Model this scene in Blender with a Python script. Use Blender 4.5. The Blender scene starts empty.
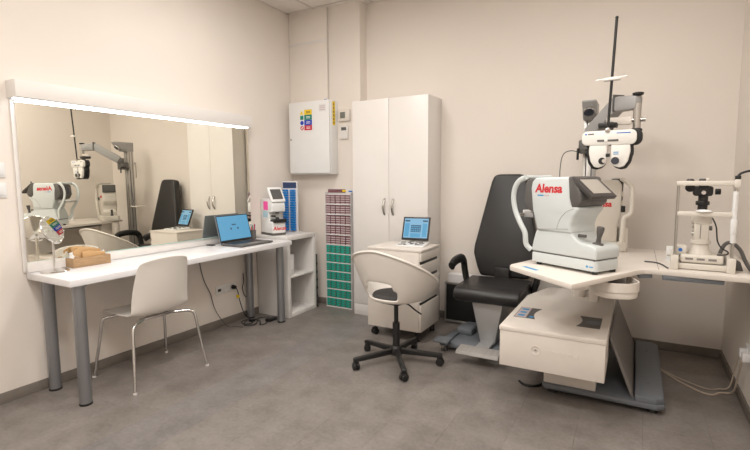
import bpy, bmesh, math, random
from mathutils import Vector, Matrix, Euler
random.seed(7)
PI = math.pi
SC = bpy.context.scene
COL = SC.collection

# ------------------------------------------------------------------ camera
CAMZ = 1.33
F_PX, YAW, PITCH, ROLL = 463.76, -0.5135, 0.0979, -0.00571
cam_d = bpy.data.cameras.new('camera')
cam_d.sensor_width = 36.0
cam_d.lens = F_PX / 750.0 * 36.0
cam_d.clip_start = 0.02
cam = bpy.data.objects.new('camera', cam_d)
COL.objects.link(cam)
fw = Vector((math.sin(YAW) * math.cos(PITCH), math.cos(YAW) * math.cos(PITCH), -math.sin(PITCH)))
rt = Vector((math.cos(YAW), -math.sin(YAW), 0))
up = rt.cross(fw)
rt2 = math.cos(ROLL) * rt + math.sin(ROLL) * up
up2 = rt2.cross(fw)
cam.matrix_world = Matrix(((rt2.x, up2.x, -fw.x, 0), (rt2.y, up2.y, -fw.y, 0), (rt2.z, up2.z, -fw.z, CAMZ), (0, 0, 0, 1)))
SC.camera = cam

# ------------------------------------------------------------------ world and exposure
w = bpy.data.worlds.new('world'); SC.world = w; w.use_nodes = True
w.node_tree.nodes['Background'].inputs[0].default_value = (1.0, 0.95, 0.9, 1)
w.node_tree.nodes['Background'].inputs[1].default_value = 0.15
SC.view_settings.view_transform = 'Standard'
SC.view_settings.look = 'None'
SC.view_settings.gamma = 1.0
SC.view_settings.exposure = 0.17
try: SC.view_settings.use_curve_mapping = False
except Exception: pass
LAMPS = [  # ceiling panels: x, y, watts  (tile centres of the ceiling grid)
    (-2.04, 2.44, 19.0), (-1.44, 0.64, 28.0), (-0.24, 2.44, 14.0), (-0.24, 0.64, 18.0), (-1.44, -0.56, 22.0)]  # last panel is an unseen fill light added behind the camera
LAMP_COL = (1.0, 0.96, 0.918)
STRIP_W = 2.0
STRIP_COL = (0.88, 0.94, 1.0)

# ------------------------------------------------------------------ helpers
def mat(name, col, rough=0.5, metal=0.0, var=0.0, vscale=8.0, bump=0.0, bscale=60.0, emit=None, estr=0.0, rvar=0.0, spec=None, stretch=None, coat=0.0):
    m = bpy.data.materials.new(name); m.use_nodes = True
    nt = m.node_tree; b = nt.nodes['Principled BSDF']
    b.inputs['Base Color'].default_value = (*col, 1)
    b.inputs['Roughness'].default_value = rough
    b.inputs['Metallic'].default_value = metal
    if spec is not None: b.inputs['Specular IOR Level'].default_value = spec
    if coat: b.inputs['Coat Weight'].default_value = coat; b.inputs['Coat Roughness'].default_value = 0.1
    tc = nt.nodes.new('ShaderNodeTexCoord'); mp = nt.nodes.new('ShaderNodeMapping')
    nt.links.new(tc.outputs['Object'], mp.inputs[0])
    if stretch: mp.inputs['Scale'].default_value = stretch
    # every surface gets a little procedural unevenness
    n = nt.nodes.new('ShaderNodeTexNoise'); n.inputs['Scale'].default_value = vscale; n.inputs['Detail'].default_value = 4
    nt.links.new(mp.outputs[0], n.inputs['Vector'])
    v = var if var else 0.02
    r = nt.nodes.new('ShaderNodeMapRange')
    r.inputs['From Min'].default_value = 0.25; r.inputs['From Max'].default_value = 0.75
    r.inputs['To Min'].default_value = 1 - v; r.inputs['To Max'].default_value = 1 + v
    nt.links.new(n.outputs['Fac'], r.inputs['Value'])
    mx = nt.nodes.new('ShaderNodeMix'); mx.data_type = 'RGBA'; mx.blend_type = 'MULTIPLY'; mx.inputs[0].default_value = 1
    mx.inputs[6].default_value = (*col, 1)
    nt.links.new(r.outputs[0], mx.inputs[7]); nt.links.new(mx.outputs[2], b.inputs['Base Color'])
    if bump:
        n2 = nt.nodes.new('ShaderNodeTexNoise'); n2.inputs['Scale'].default_value = bscale; n2.inputs['Detail'].default_value = 5
        nt.links.new(mp.outputs[0], n2.inputs['Vector'])
        bp = nt.nodes.new('ShaderNodeBump'); bp.inputs['Strength'].default_value = bump; bp.inputs['Distance'].default_value = 0.01
        nt.links.new(n2.outputs['Fac'], bp.inputs['Height']); nt.links.new(bp.outputs[0], b.inputs['Normal'])
    if emit:
        b.inputs['Emission Color'].default_value = (*emit, 1); b.inputs['Emission Strength'].default_value = estr
    return m

M = {}
M['wall'] = mat('wall_paint', (0.80, 0.738, 0.675), 0.9, var=0.012, vscale=2.0, bump=0.06, bscale=220)
M['ceiling'] = mat('ceiling_tile_paint', (0.80, 0.75, 0.70), 0.95, var=0.02, bump=0.15, bscale=180)
M['ceil_grid'] = mat('ceiling_grid_metal', (0.62, 0.57, 0.53), 0.6)
M['base'] = mat('baseboard_vinyl', (0.20, 0.175, 0.152), 0.6, var=0.12, vscale=14, bump=0.05)
M['white'] = mat('white_laminate', (0.78, 0.75, 0.72), 0.35, var=0.01)
M['white_top'] = mat('white_table_laminate', (0.80, 0.79, 0.80), 0.28, var=0.01)
M['melamine'] = mat('white_melamine', (0.74, 0.715, 0.69), 0.42, var=0.012)
M['cream'] = mat('cream_lacquer', (0.74, 0.685, 0.625), 0.4, var=0.012)
M['shell'] = mat('white_plastic_shell', (0.74, 0.70, 0.65), 0.38, var=0.01)
M['cab_metal'] = mat('white_enamel_metal', (0.80, 0.80, 0.79), 0.3, var=0.01)
M['instr'] = mat('pale_blue_grey_plastic', (0.62, 0.66, 0.66), 0.35, var=0.012)
M['instr_w'] = mat('ivory_instrument_plastic', (0.70, 0.66, 0.59), 0.4, var=0.012)
M['phor_w'] = mat('white_phoropter_plastic', (0.82, 0.80, 0.76), 0.35)
M['dkgrey'] = mat('charcoal_plastic', (0.055, 0.05, 0.048), 0.4, var=0.04)
M['mdgrey'] = mat('dark_grey_plastic', (0.105, 0.10, 0.095), 0.45, var=0.04)
M['black'] = mat('black_plastic', (0.012, 0.012, 0.012), 0.42)
M['leather'] = mat('black_leatherette', (0.018, 0.017, 0.017), 0.40, var=0.06, bump=0.05, bscale=300)
M['fabric'] = mat('dark_grey_felt', (0.045, 0.042, 0.042), 0.95, var=0.2, vscale=60, bump=0.3, bscale=400)
M['steel_blue'] = mat('blue_grey_lacquer', (0.15, 0.165, 0.185), 0.45, var=0.03)
M['grey_panel'] = mat('grey_lacquer', (0.23, 0.215, 0.205), 0.5, var=0.02)
M['silver_leg'] = mat('silver_powder_coat', (0.30, 0.305, 0.32), 0.38, metal=0.75, var=0.02)
M['silver_paint'] = mat('silver_paint', (0.42, 0.42, 0.42), 0.4, metal=0.4, var=0.02)
M['silver_matte'] = mat('silver_ribbed_rubber', (0.36, 0.34, 0.32), 0.6, var=0.1, vscale=60, stretch=(1, .05, 1))
M['arm_grey'] = mat('mid_grey_lacquer', (0.36, 0.355, 0.35), 0.45, var=0.02)
M['lid_grey'] = mat('blue_grey_anodised', (0.22, 0.25, 0.29), 0.4, metal=0.3)
M['alu'] = mat('brushed_aluminium', (0.55, 0.54, 0.52), 0.35, metal=0.85, var=0.05, vscale=30, stretch=(1, 1, 0.05))
M['chrome'] = mat('chrome', (0.72, 0.71, 0.70), 0.12, metal=1.0)
M['steel'] = mat('satin_steel', (0.50, 0.48, 0.45), 0.28, metal=1.0)
M['brown_wood'] = mat('oak_veneer', (0.40, 0.255, 0.135), 0.55, var=0.25, vscale=18, stretch=(6, 1, 12), bump=0.08, bscale=60)
M['paper_br'] = mat('brown_paper', (0.55, 0.34, 0.16), 0.8, var=0.1, vscale=12)
M['paper_w'] = mat('white_paper', (0.85, 0.84, 0.82), 0.8)
M['red'] = mat('red_print', (0.62, 0.02, 0.03), 0.5)
M['blue'] = mat('blue_print', (0.02, 0.16, 0.55), 0.5)
M['cyan'] = mat('cyan_print', (0.05, 0.30, 0.60), 0.5)
M['yellow'] = mat('yellow_print', (0.85, 0.60, 0.01), 0.5)
M['green'] = mat('green_print', (0.0, 0.22, 0.15), 0.5)
M['royal'] = mat('royal_blue_print', (0.005, 0.04, 0.50), 0.5)
M['crimson'] = mat('crimson_print', (0.55, 0.01, 0.035), 0.5)
M['pink'] = mat('pink_note_paper', (0.95, 0.10, 0.42), 0.7)
M['ltblue'] = mat('pale_blue_note_paper', (0.45, 0.68, 0.78), 0.7)
M['tubeblue'] = mat('blue_blister_plastic', (0.02, 0.22, 0.62), 0.35, var=0.15, vscale=50)
M['navy'] = mat('navy_card', (0.03, 0.055, 0.14), 0.5, var=0.3, vscale=40)
M['teal'] = mat('teal_card_box', (0.01, 0.36, 0.275), 0.5, var=0.1, vscale=40)
M['teal_d'] = mat('dark_label_print', (0.12, 0.08, 0.06), 0.6)
M['maroon'] = mat('maroon_card_box', (0.20, 0.085, 0.10), 0.5, var=0.15, vscale=60)
M['maroon_d'] = mat('mauve_label_print', (0.55, 0.47, 0.47), 0.6)
M['card'] = mat('white_card', (0.74, 0.72, 0.72), 0.6)
M['lcd'] = mat('grey_screen', (0.10, 0.10, 0.10), 0.15)
M['lcd_beige'] = mat('dim_screen', (0.42, 0.39, 0.35), 0.3)
M['lcd_grey'] = mat('thermostat_screen', (0.16, 0.17, 0.15), 0.3)
M['scr_blue'] = mat('lit_blue_screen', (0.02, 0.08, 0.14), 0.2, emit=(0.085, 0.27, 0.43), estr=0.9)
M['scr_lt'] = mat('lit_pale_blue_screen', (0.05, 0.1, 0.14), 0.2, emit=(0.20, 0.40, 0.58), estr=0.8)
M['scr_dk'] = mat('lit_dark_icon', (0.01, 0.02, 0.03), 0.2, emit=(0.03, 0.08, 0.13), estr=1.0)
M['lamp_emit'] = mat('lit_diffuser', (0.9, 0.9, 0.9), 0.6, emit=(0.85, 0.94, 1.0), estr=4.0)
M['panel_emit'] = mat('lit_panel_diffuser', (0.9, 0.9, 0.9), 0.6, emit=(1.0, 0.96, 0.9), estr=3.0)
M['mirror'] = mat('mirror_silvering', (0.95, 0.93, 0.84), 0.0, metal=1.0)
M['edgeglass'] = mat('green_glass_edge', (0.45, 0.68, 0.62), 0.15)
M['beige_cable'] = mat('beige_cable_rubber', (0.55, 0.46, 0.37), 0.6)
M['grey_cable'] = mat('grey_cable_rubber', (0.09, 0.09, 0.09), 0.5)
M['lens'] = mat('dark_lens_glass', (0.04, 0.045, 0.06), 0.05)

def no_var(m):  # mirrors must stay even
    nt = m.node_tree; b = nt.nodes['Principled BSDF']
    for l in list(b.inputs['Base Color'].links): nt.links.remove(l)
no_var(M['mirror'])

def floor_mat():
    m = bpy.data.materials.new('grey_vinyl_tile'); m.use_nodes = True
    nt = m.node_tree; b = nt.nodes['Principled BSDF']; N = nt.nodes.new; L = nt.links.new
    geo = N('ShaderNodeNewGeometry'); oi = N('ShaderNodeObjectInfo')
    n1 = N('ShaderNodeTexNoise'); n1.inputs['Scale'].default_value = 5.0; n1.inputs['Detail'].default_value = 8; n1.inputs['Roughness'].default_value = 0.65
    n2 = N('ShaderNodeTexNoise'); n2.inputs['Scale'].default_value = 45.0; n2.inputs['Detail'].default_value = 6; n2.inputs['Roughness'].default_value = 0.7
    L(geo.outputs['Position'], n1.inputs['Vector']); L(geo.outputs['Position'], n2.inputs['Vector'])
    r1 = N('ShaderNodeValToRGB'); e = r1.color_ramp.elements
    e[0].position = 0.30; e[0].color = (0.160, 0.141, 0.128, 1); e[1].position = 0.72; e[1].color = (0.262, 0.234, 0.214, 1)
    L(n1.outputs['Fac'], r1.inputs['Fac'])
    mr = N('ShaderNodeMapRange'); mr.inputs['From Min'].default_value = 0.3; mr.inputs['From Max'].default_value = 0.7
    mr.inputs['To Min'].default_value = 0.86; mr.inputs['To Max'].default_value = 1.14; L(n2.outputs['Fac'], mr.inputs['Value'])
    mx = N('ShaderNodeMix'); mx.data_type = 'RGBA'; mx.blend_type = 'MULTIPLY'; mx.inputs[0].default_value = 1
    L(r1.outputs['Color'], mx.inputs[6]); L(mr.outputs[0], mx.inputs[7])
    mr2 = N('ShaderNodeMapRange'); mr2.inputs['To Min'].default_value = 0.965; mr2.inputs['To Max'].default_value = 1.03
    L(oi.outputs['Random'], mr2.inputs['Value'])
    mx2 = N('ShaderNodeMix'); mx2.data_type = 'RGBA'; mx2.blend_type = 'MULTIPLY'; mx2.inputs[0].default_value = 1
    L(mx.outputs[2], mx2.inputs[6]); L(mr2.outputs[0], mx2.inputs[7])
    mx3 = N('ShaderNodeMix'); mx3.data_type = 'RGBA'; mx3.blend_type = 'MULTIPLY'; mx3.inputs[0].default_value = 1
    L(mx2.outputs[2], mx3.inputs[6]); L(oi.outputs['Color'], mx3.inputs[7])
    L(mx3.outputs[2], b.inputs['Base Color'])
    b.inputs['Roughness'].default_value = 0.42
    bp = N('ShaderNodeBump'); bp.inputs['Strength'].default_value = 0.08; bp.inputs['Distance'].default_value = 0.004
    L(n2.outputs['Fac'], bp.inputs['Height']); L(bp.outputs[0], b.inputs['Normal'])
    return m
M['floor'] = floor_mat()

class MB:
    """collects shapes into one mesh"""
    def __init__(s): s.bm = bmesh.new()
    def _add(s, t, X=None):
        if X is not None: bmesh.ops.transform(t, matrix=X, verts=t.verts)
        bmesh.ops.recalc_face_normals(t, faces=t.faces)
        me = bpy.data.meshes.new('tmp'); t.to_mesh(me); t.free()
        s.bm.from_mesh(me); bpy.data.meshes.remove(me)
        return s
    def box(s, x0, x1, y0, y1, z0, z1, bev=0.0, seg=2, X=None):
        t = bmesh.new()
        bmesh.ops.create_cube(t, size=1.0)
        bmesh.ops.transform(t, matrix=Matrix.Translation(((x0 + x1) / 2, (y0 + y1) / 2, (z0 + z1) / 2)) @ Matrix.Diagonal((x1 - x0, y1 - y0, z1 - z0, 1)), verts=t.verts)
        if bev: bmesh.ops.bevel(t, geom=list(t.edges), offset=bev, segments=seg, affect='EDGES', profile=0.5)
        return s._add(t, X)
    def prism(s, poly, d0, d1, plane='xz', bev=0.0, seg=2, X=None):
        """extrude a 2-D outline; plane 'xz': along y, 'yz': along x, 'xy': along z"""
        t = bmesh.new()
        f3 = {'xz': lambda a, b, d: (a, d, b), 'yz': lambda a, b, d: (d, a, b), 'xy': lambda a, b, d: (a, b, d)}[plane]
        A = [t.verts.new(f3(a, b, d0)) for a, b in poly]; B = [t.verts.new(f3(a, b, d1)) for a, b in poly]
        n = len(poly)
        t.faces.new(A); t.faces.new(B[::-1])
        for i in range(n): t.faces.new((A[i], B[i], B[(i + 1) % n], A[(i + 1) % n]))
        bmesh.ops.recalc_face_normals(t, faces=t.faces)
        if bev: bmesh.ops.bevel(t, geom=list(t.edges), offset=bev, segments=seg, affect='EDGES', profile=0.5)
        return s._add(t, X)
    def cyl(s, p0, p1, r0, r1=None, n=24, bev=0.0, X=None):
        r1 = r0 if r1 is None else r1
        p0, p1 = Vector(p0), Vector(p1); d = p1 - p0
        t = bmesh.new()
        bmesh.ops.create_cone(t, cap_ends=True, segments=n, radius1=r0, radius2=r1, depth=d.length)
        if bev:
            ed = [e for e in t.edges if abs(e.verts[0].co.z - e.verts[1].co.z) < 1e-6]
            bmesh.ops.bevel(t, geom=ed, offset=bev, segments=2, affect='EDGES', profile=0.5)
        Q = Vector((0, 0, 1)).rotation_difference(d.normalized()).to_matrix().to_4x4()
        bmesh.ops.transform(t, matrix=Matrix.Translation((p0 + p1) / 2) @ Q, verts=t.verts)
        return s._add(t, X)
    def tube(s, pts, r, n=8, smooth=True, sub=6, closed=False, X=None, flat=None):
        P = [Vector(p) for p in pts]
        if smooth and len(P) > 2:
            out = []
            m = len(P); rng = range(m if closed else m - 1)
            for i in rng:
                if closed: a, b, c, d = P[(i - 1) % m], P[i], P[(i + 1) % m], P[(i + 2) % m]
                else: a, b, c, d = P[max(i - 1, 0)], P[i], P[i + 1], P[min(i + 2, m - 1)]
                for k in range(sub):
                    u = k / sub
                    out.append(0.5 * ((2 * b) + (c - a) * u + (2 * a - 5 * b + 4 * c - d) * u * u + (3 * b - a - 3 * c + d) * u ** 3))
            if not closed: out.append(P[-1])
            P = out
        t = bmesh.new(); rings = []; prev = None
        m = len(P)
        for i in range(m):
            if closed: tg = P[(i + 1) % m] - P[i - 1]
            else: tg = P[min(i + 1, m - 1)] - P[max(i - 1, 0)]
            tg.normalize()
            if prev is None:
                ref = Vector((0, 0, 1)) if abs(tg.z) < 0.9 else Vector((1, 0, 0))
                nx = tg.cross(ref).normalized()
            else: nx = (prev - tg * prev.dot(tg)).normalized()
            prev = nx; ny = tg.cross(nx)
            rr = r[i * len(r) // m] if isinstance(r, (list, tuple)) else r
            ra, rb = (rr, rr) if flat is None else (rr * flat[0], rr * flat[1])
            rings.append([t.verts.new(P[i] + nx * math.cos(2 * PI * k / n) * ra + ny * math.sin(2 * PI * k / n) * rb) for k in range(n)])
        for i in range(m if closed else m - 1):
            a, b = rings[i], rings[(i + 1) % m]
            for k in range(n): t.faces.new((a[k], a[(k + 1) % n], b[(k + 1) % n], b[k]))
        if not closed: t.faces.new(rings[0][::-1]); t.faces.new(rings[-1])
        return s._add(t, X)
    def lathe(s, prof, n=32, X=None, caps=True):
        t = bmesh.new(); rings = []
        for r, z in prof: rings.append([t.verts.new((r * math.cos(2 * PI * k / n), r * math.sin(2 * PI * k / n), z)) for k in range(n)])
        for a, b in zip(rings, rings[1:]):
            for k in range(n): t.faces.new((a[k], a[(k + 1) % n], b[(k + 1) % n], b[k]))
        if caps: t.faces.new(rings[0][::-1]); t.faces.new(rings[-1])
        return s._add(t, X)
    def ball(s, c, r, sc=(1, 1, 1), n=16, X=None):
        t = bmesh.new(); bmesh.ops.create_uvsphere(t, u_segments=n, v_segments=n // 2 + 2, radius=r)
        bmesh.ops.transform(t, matrix=Matrix.Translation(c) @ Matrix.Diagonal((*sc, 1)), verts=t.verts)
        return s._add(t, X)
    def mesh(s, name, m, ang=40):
        me = bpy.data.meshes.new(name); s.bm.to_mesh(me); s.bm.free()
        me.materials.append(m)
        for p in me.polygons: p.use_smooth = True
        try: me.set_sharp_from_angle(angle=math.radians(ang))
        except Exception: pass
        return me
    def build(s, name, m, parent=None, ang=40, loc=(0, 0, 0), rot=(0, 0, 0)):
        o = bpy.data.objects.new(name, s.mesh(name, M[m] if isinstance(m, str) else m, ang)); COL.objects.link(o)
        o.location = loc; o.rotation_euler = rot
        if parent: o.parent = parent
        return o

def thing(name, label, cat, loc=(0, 0, 0), rz=0.0, group=None):
    o = bpy.data.objects.new(name, None); COL.objects.link(o)
    o.empty_display_size = 0.05; o.location = loc; o.rotation_euler = (0, 0, rz)
    o['label'] = label; o['category'] = cat
    if group: o['group'] = group
    return o
def tag(o, label, cat, group=None):
    o['label'] = label; o['category'] = cat
    if group: o['group'] = group
    return o
def struct(o): o['kind'] = 'structure'; return o
def inst(name, me, parent, loc=(0, 0, 0), rot=(0, 0, 0)):
    o = bpy.data.objects.new(name, me); COL.objects.link(o); o.location = loc; o.rotation_euler = rot
    if parent: o.parent = parent
    return o
def text(name, body, size, m, parent, X, bold=0.0, extr=0.0005, shear=0.0, align='LEFT'):
    """flat lettering as mesh; X maps text x/y/z into parent space"""
    cu = bpy.data.curves.new('tmp', 'FONT'); cu.body = body; cu.size = size; cu.extrude = extr; cu.offset = bold; cu.shear = shear; cu.align_x = align
    cu.resolution_u = 3
    to = bpy.data.objects.new('tmp', cu); COL.objects.link(to)
    dg = bpy.context.evaluated_depsgraph_get(); dg.update()
    me = bpy.data.meshes.new_from_object(to.evaluated_get(dg)); bpy.data.objects.remove(to); bpy.data.curves.remove(cu)
    me.transform(X); me.materials.clear(); me.materials.append(M[m]); me.name = name
    o = bpy.data.objects.new(name, me); COL.objects.link(o)
    if parent: o.parent = parent
    return o
def frame(o, ax, ay, az=None):
    ax, ay = Vector(ax).normalized(), Vector(ay).normalized(); az = ax.cross(ay)
    return Matrix(((ax.x, ay.x, az.x, o[0]), (ax.y, ay.y, az.y, o[1]), (ax.z, ay.z, az.z, o[2]), (0, 0, 0, 1)))
def B(name, m, parent, *b, bev=0.0, seg=2, **k):
    return MB().box(*b, bev=bev, seg=seg).build(name, m, parent, **k)

XL, XR, YB, YF, ZC = -3.275, 0.595, 4.14, -1.60, 3.06
YS, XS = 4.01, -2.42          # stepped-forward part of the back wall

# ------------------------------------------------------------------ room shell
fl = struct(B('floor', 'base', None, XL - .1, XR + .1, YF - .1, YB + .1, -0.10, -0.006))
TW, TL = 0.305, 0.61
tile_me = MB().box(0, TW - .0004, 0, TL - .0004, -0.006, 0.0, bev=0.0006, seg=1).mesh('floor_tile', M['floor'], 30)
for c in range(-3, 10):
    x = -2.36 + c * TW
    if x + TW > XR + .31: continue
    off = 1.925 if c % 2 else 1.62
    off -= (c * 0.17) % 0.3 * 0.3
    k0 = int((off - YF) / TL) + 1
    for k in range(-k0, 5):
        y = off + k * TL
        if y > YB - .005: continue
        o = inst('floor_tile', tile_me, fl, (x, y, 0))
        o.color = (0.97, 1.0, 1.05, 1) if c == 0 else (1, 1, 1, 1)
struct(B('wall_left', 'wall', None, XL - .1, XL, YF - .1, YB + .1, 0, ZC + .1))
struct(B('wall_right', 'wall', None, XR, XR + .1, YF - .1, YB + .1, 0, ZC + .1))
struct(B('wall_front', 'wall', None, XL, XR, YF - .1, YF, 0, ZC + .1))
wb = MB().box(XL, XR, YB, YB + .1, 0, ZC + .1)
wb.box(XL, XS, YS, YB + .01, 0, ZC + .05)
struct(wb.build('wall_back', 'wall'))
ce = struct(B('ceiling', 'ceil_grid', None, XL, XR, YF, YB, ZC + 0.012, ZC + 0.1))
ctile = MB().box(-.292, .292, -.292, .292, 0, 0.014, bev=0.004, seg=1).mesh('ceiling_tile', M['ceiling'], 30)
tees = []
xs = [-2.94 + .6 * i for i in range(-1, 6)]; ys = [3.94 - .6 * j for j in range(-1, 10)]
for i in range(len(xs)):
    for j in range(len(ys)):
        a0, a1 = max(xs[i], XL), min(xs[i] + .6, XR); b0, b1 = max(ys[j], YF), min(ys[j] + .6, YB)
        if a1 - a0 < .03 or b1 - b0 < .03: continue
        if j == 0 and a0 < XS - .3: continue
        cx, cy = (xs[i] + .3), (ys[j] + .3)
        if any(abs(cx - l[0]) < .05 and abs(cy - l[1]) < .05 for l in LAMPS): continue
        full = (a1 - a0 > .59 and b1 - b0 > .59)
        if full: inst('ceiling_tile', ctile, ce, (cx, cy, ZC - .002))
        else: B('ceiling_tile', 'ceiling', ce, a0 + .008, a1 - .008 if a1 < XR else a1, b0 + .008, b1 - .004, ZC - .002, ZC + .012, bev=.003, seg=1)
for x in xs[1:]:
    B('grid_bar', 'ceil_grid', ce, x - .009, x + .009, YF, YS - .05, ZC - .006, ZC + .013)
for y in ys[1:]:
    B('grid_bar', 'ceil_grid', ce, XL, XR, y - .009, y + .009, ZC - .0058, ZC + .0128)
# baseboards (vinyl, same tone as the floor)
BH = 0.065
struct(B('baseboard_left', 'base', None, XL, XL + .012, YF, YS, 0, BH, bev=.003))
struct(B('baseboard_right', 'base', None, XR - .012, XR, YF, YB, 0, BH, bev=.003))
bb = MB().box(XS, XR - .012, YB - .012, YB, 0, BH, bev=.003); bb.box(XL + .012, XS, YS - .012, YS, 0, BH, bev=.003)
struct(bb.build('baseboard_back', 'base'))
struct(B('baseboard_front', 'base', None, XL, XR, YF, YF + .012, 0, BH, bev=.003))
# boxed-in riser beside the corner
tr = struct(B('trim_1', 'ceil_grid', None, XL + .005, -2.79, 3.982, YS, 1.40, ZC - .001))
B('cover_panel', 'wall', tr, XL + .003, -2.788, 3.974, 3.984, 1.40, 2.725, bev=.002)
B('cover_panel', 'wall', tr, XL + .003, -2.788, 3.974, 3.984, 2.745, ZC - .001, bev=.002)
B('joint_strip', 'melamine', tr, XL + .003, -2.788, 3.968, 3.986, 2.724, 2.746, bev=.002)

# ------------------------------------------------------------------ ceiling lights
where = ['between wall mirror and tall cabinet', 'over the open middle of the floor', 'over the cream refraction unit', 'near the wall with the white double socket', 'added unseen behind the camera as fill light']
for (x, y, wt), wh in zip(LAMPS, where):
    t = thing('ceiling_light', 'square flush lit ceiling panel ' + wh, 'light', (x, y, ZC - .03), 0, 'ceiling light panels')
    fr = MB()
    for a in (0, 1, 2, 3): fr.box(-.296, .296, .28, .296, -.006, .024, X=Matrix.Rotation(a * PI / 2, 4, 'Z'))
    fr.build('frame', 'cab_metal', t)
    B('diffuser', 'panel_emit', t, -.281, .281, -.281, .281, 0.004, 0.012)
    ld = bpy.data.lights.new('panel_light', 'AREA'); ld.shape = 'SQUARE'; ld.size = 0.55; ld.energy = wt; ld.color = LAMP_COL
    lo = bpy.data.objects.new('panel_light', ld); COL.objects.link(lo); lo.location = (0, 0, -.01); lo.parent = t

# ------------------------------------------------------------------ big wall mirror and its light
t = thing('wall_mirror', 'large rectangular mirror above the long white table', 'mirror', (XL, 2.36, .77))
B('backing_board', 'white', t, 0.0, .014, -.975, .955, 0.0, 1.05, bev=.002)
mg = B('mirror_glass', 'mirror', t, -.002, .002, -.94, .94, -.4905, .4905, loc=(.037, -.015, .5545), rot=(0, -.005, -.016))
B('glass_edge', 'edgeglass', mg, -.0025, .0025, -.94, .94, -.4945, -.4905)
B('mirror_ledge', 'white', t, .0135, .034, -.96, .93, 0.0, .062, bev=.002)
t = thing('mirror_light', 'white box light with a glowing strip above the wall mirror', 'light', (XL, 2.33, 1.815))
B('housing', 'white', t, 0.0, .112, -.955, .955, .008, .11, bev=.003)
B('led_strip', 'lamp_emit', t, .040, .066, -.945, .945, .0, .0085, bev=.002)
ld = bpy.data.lights.new('strip_light', 'AREA'); ld.shape = 'RECTANGLE'; ld.size = .022; ld.size_y = 1.85; ld.energy = STRIP_W; ld.color = STRIP_COL
lo = bpy.data.objects.new('strip_light', ld); COL.objects.link(lo); lo.location = (.053, 0, -.004); lo.parent = t

# ------------------------------------------------------------------ long table
TZ = .768
t = thing('console_table', 'long narrow white table on silver tube legs under the mirror', 'table', (-3.015, 2.37, 0))
B('table_top', 'white_top', t, -.245, .24, -.97, .975, TZ - .04, TZ, bev=.002)
for lx, ly in ((-.185, -.885), (.195, -.905), (-.205, .87), (.15, .905)):
    l = MB().cyl((0, 0, .012), (0, 0, TZ - .04), .034, n=28).build('leg', 'silver_leg', t, loc=(lx, ly, 0))
    MB().cyl((0, 0, 0), (0, 0, .014), .036, n=28, bev=.003).build('foot', 'black', l)
    MB().cyl((0, 0, TZ - .048), (0, 0, TZ - .0402), .048, n=28).build('flange', 'silver_leg', l)

# ------------------------------------------------------------------ shelf unit
t = thing('shelf_unit', 'open white two compartment cube shelf at the end of the table', 'shelf', (-3.07, 3.60, 0))
sx0, sx1, sy0, sy1, sh = -.195, .20, -.205, .235, .79
B('side_panel', 'melamine', t, sx0, sx1, sy0, sy0 + .038, 0, sh - .038, bev=.001)
B('side_panel', 'melamine', t, sx0, sx1, sy1 - .038, sy1, 0, sh - .038, bev=.001)
B('top_panel', 'melamine', t, sx0, sx1, sy0, sy1, sh - .038, sh, bev=.001)
B('bottom_panel', 'melamine', t, sx0, sx1, sy0 + .038, sy1 - .038, 0, .038, bev=.001)
B('shelf_board', 'melamine', t, sx0, sx1 - .002, sy0 + .038, sy1 - .038, .385, .402, bev=.001)
B('back_panel', 'melamine', t, sx0, sx0 + .006, sy0 + .038, sy1 - .038, .038, sh - .038)
tag(B('ring_binder', 'mdgrey', None, -3.16, -2.885, 3.436, 3.452, .402, .68, bev=.003), 'thin dark grey folder standing in the upper shelf compartment', 'folder')
t = thing('document_box', 'white file box standing in the upper shelf compartment', 'box', (-3.02, 3.50, .402))
B('body', 'card', t, -.13, .11, -.035, .035, 0, .20, bev=.003)
B('spine_label', 'paper_w', t, .11, .1112, -.02, .02, .06, .15)

# dark flat object between shelf and wall
t = thing('power_strip', 'dark power strip hanging upright beside the open shelf', 'power strip', (-2.90, 3.865, 0))
B('body', 'mdgrey', t, -.022, .022, -.027, .012, .05, .56, bev=.006)
for k in range(5): MB().cyl((.021, -.008, .12 + k * .085), (.025, -.008, .12 + k * .085), .016, n=16).build('socket', 'black', t)
MB().tube([(0, -.01, .05), (.02, -.01, .02), (.035, -.005, .008), (.02, 0, .006)], .005).build('cable', 'black', t)

# ------------------------------------------------------------------ wall switches and sockets
t = thing('light_switch', 'upper white rocker switch on the wall left of the mirror', 'switch', (XL, 1.29, 1.355), 0, 'rocker switches left of the mirror')
B('plate', 'cab_metal', t, 0, .010, -.045, .045, 0, .088, bev=.003); B('rocker', 'cab_metal', t, .010, .016, -.03, .03, .014, .074, bev=.003)
t = thing('light_switch', 'lower white rocker switch on the wall left of the mirror', 'switch', (XL, 1.29, 1.235), 0, 'rocker switches left of the mirror')
B('plate', 'cab_metal', t, 0, .010, -.045, .045, 0, .088, bev=.003); B('rocker', 'cab_metal', t, .010, .016, -.03, .03, .014, .074, bev=.003)
t = thing('wall_socket', 'white three gang socket strip on the wall under the table', 'socket', (XL, 2.985, .335))
B('plate', 'cab_metal', t, 0, .009, -.118, .118, -.04, .04, bev=.003)
for k, yy in enumerate((-.078, 0, .078)):
    if k == 0: B('data_port', 'dkgrey', t, .009, .012, yy - .018, yy + .018, -.012, .012, bev=.001)
    else: MB().lathe([(.030, 0), (.030, .003), (.024, .003), (.022, .001)], 24, X=frame((.009, yy, 0), (0, 1, 0), (0, 0, 1))).build('outlet', 'cab_metal', t)

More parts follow.
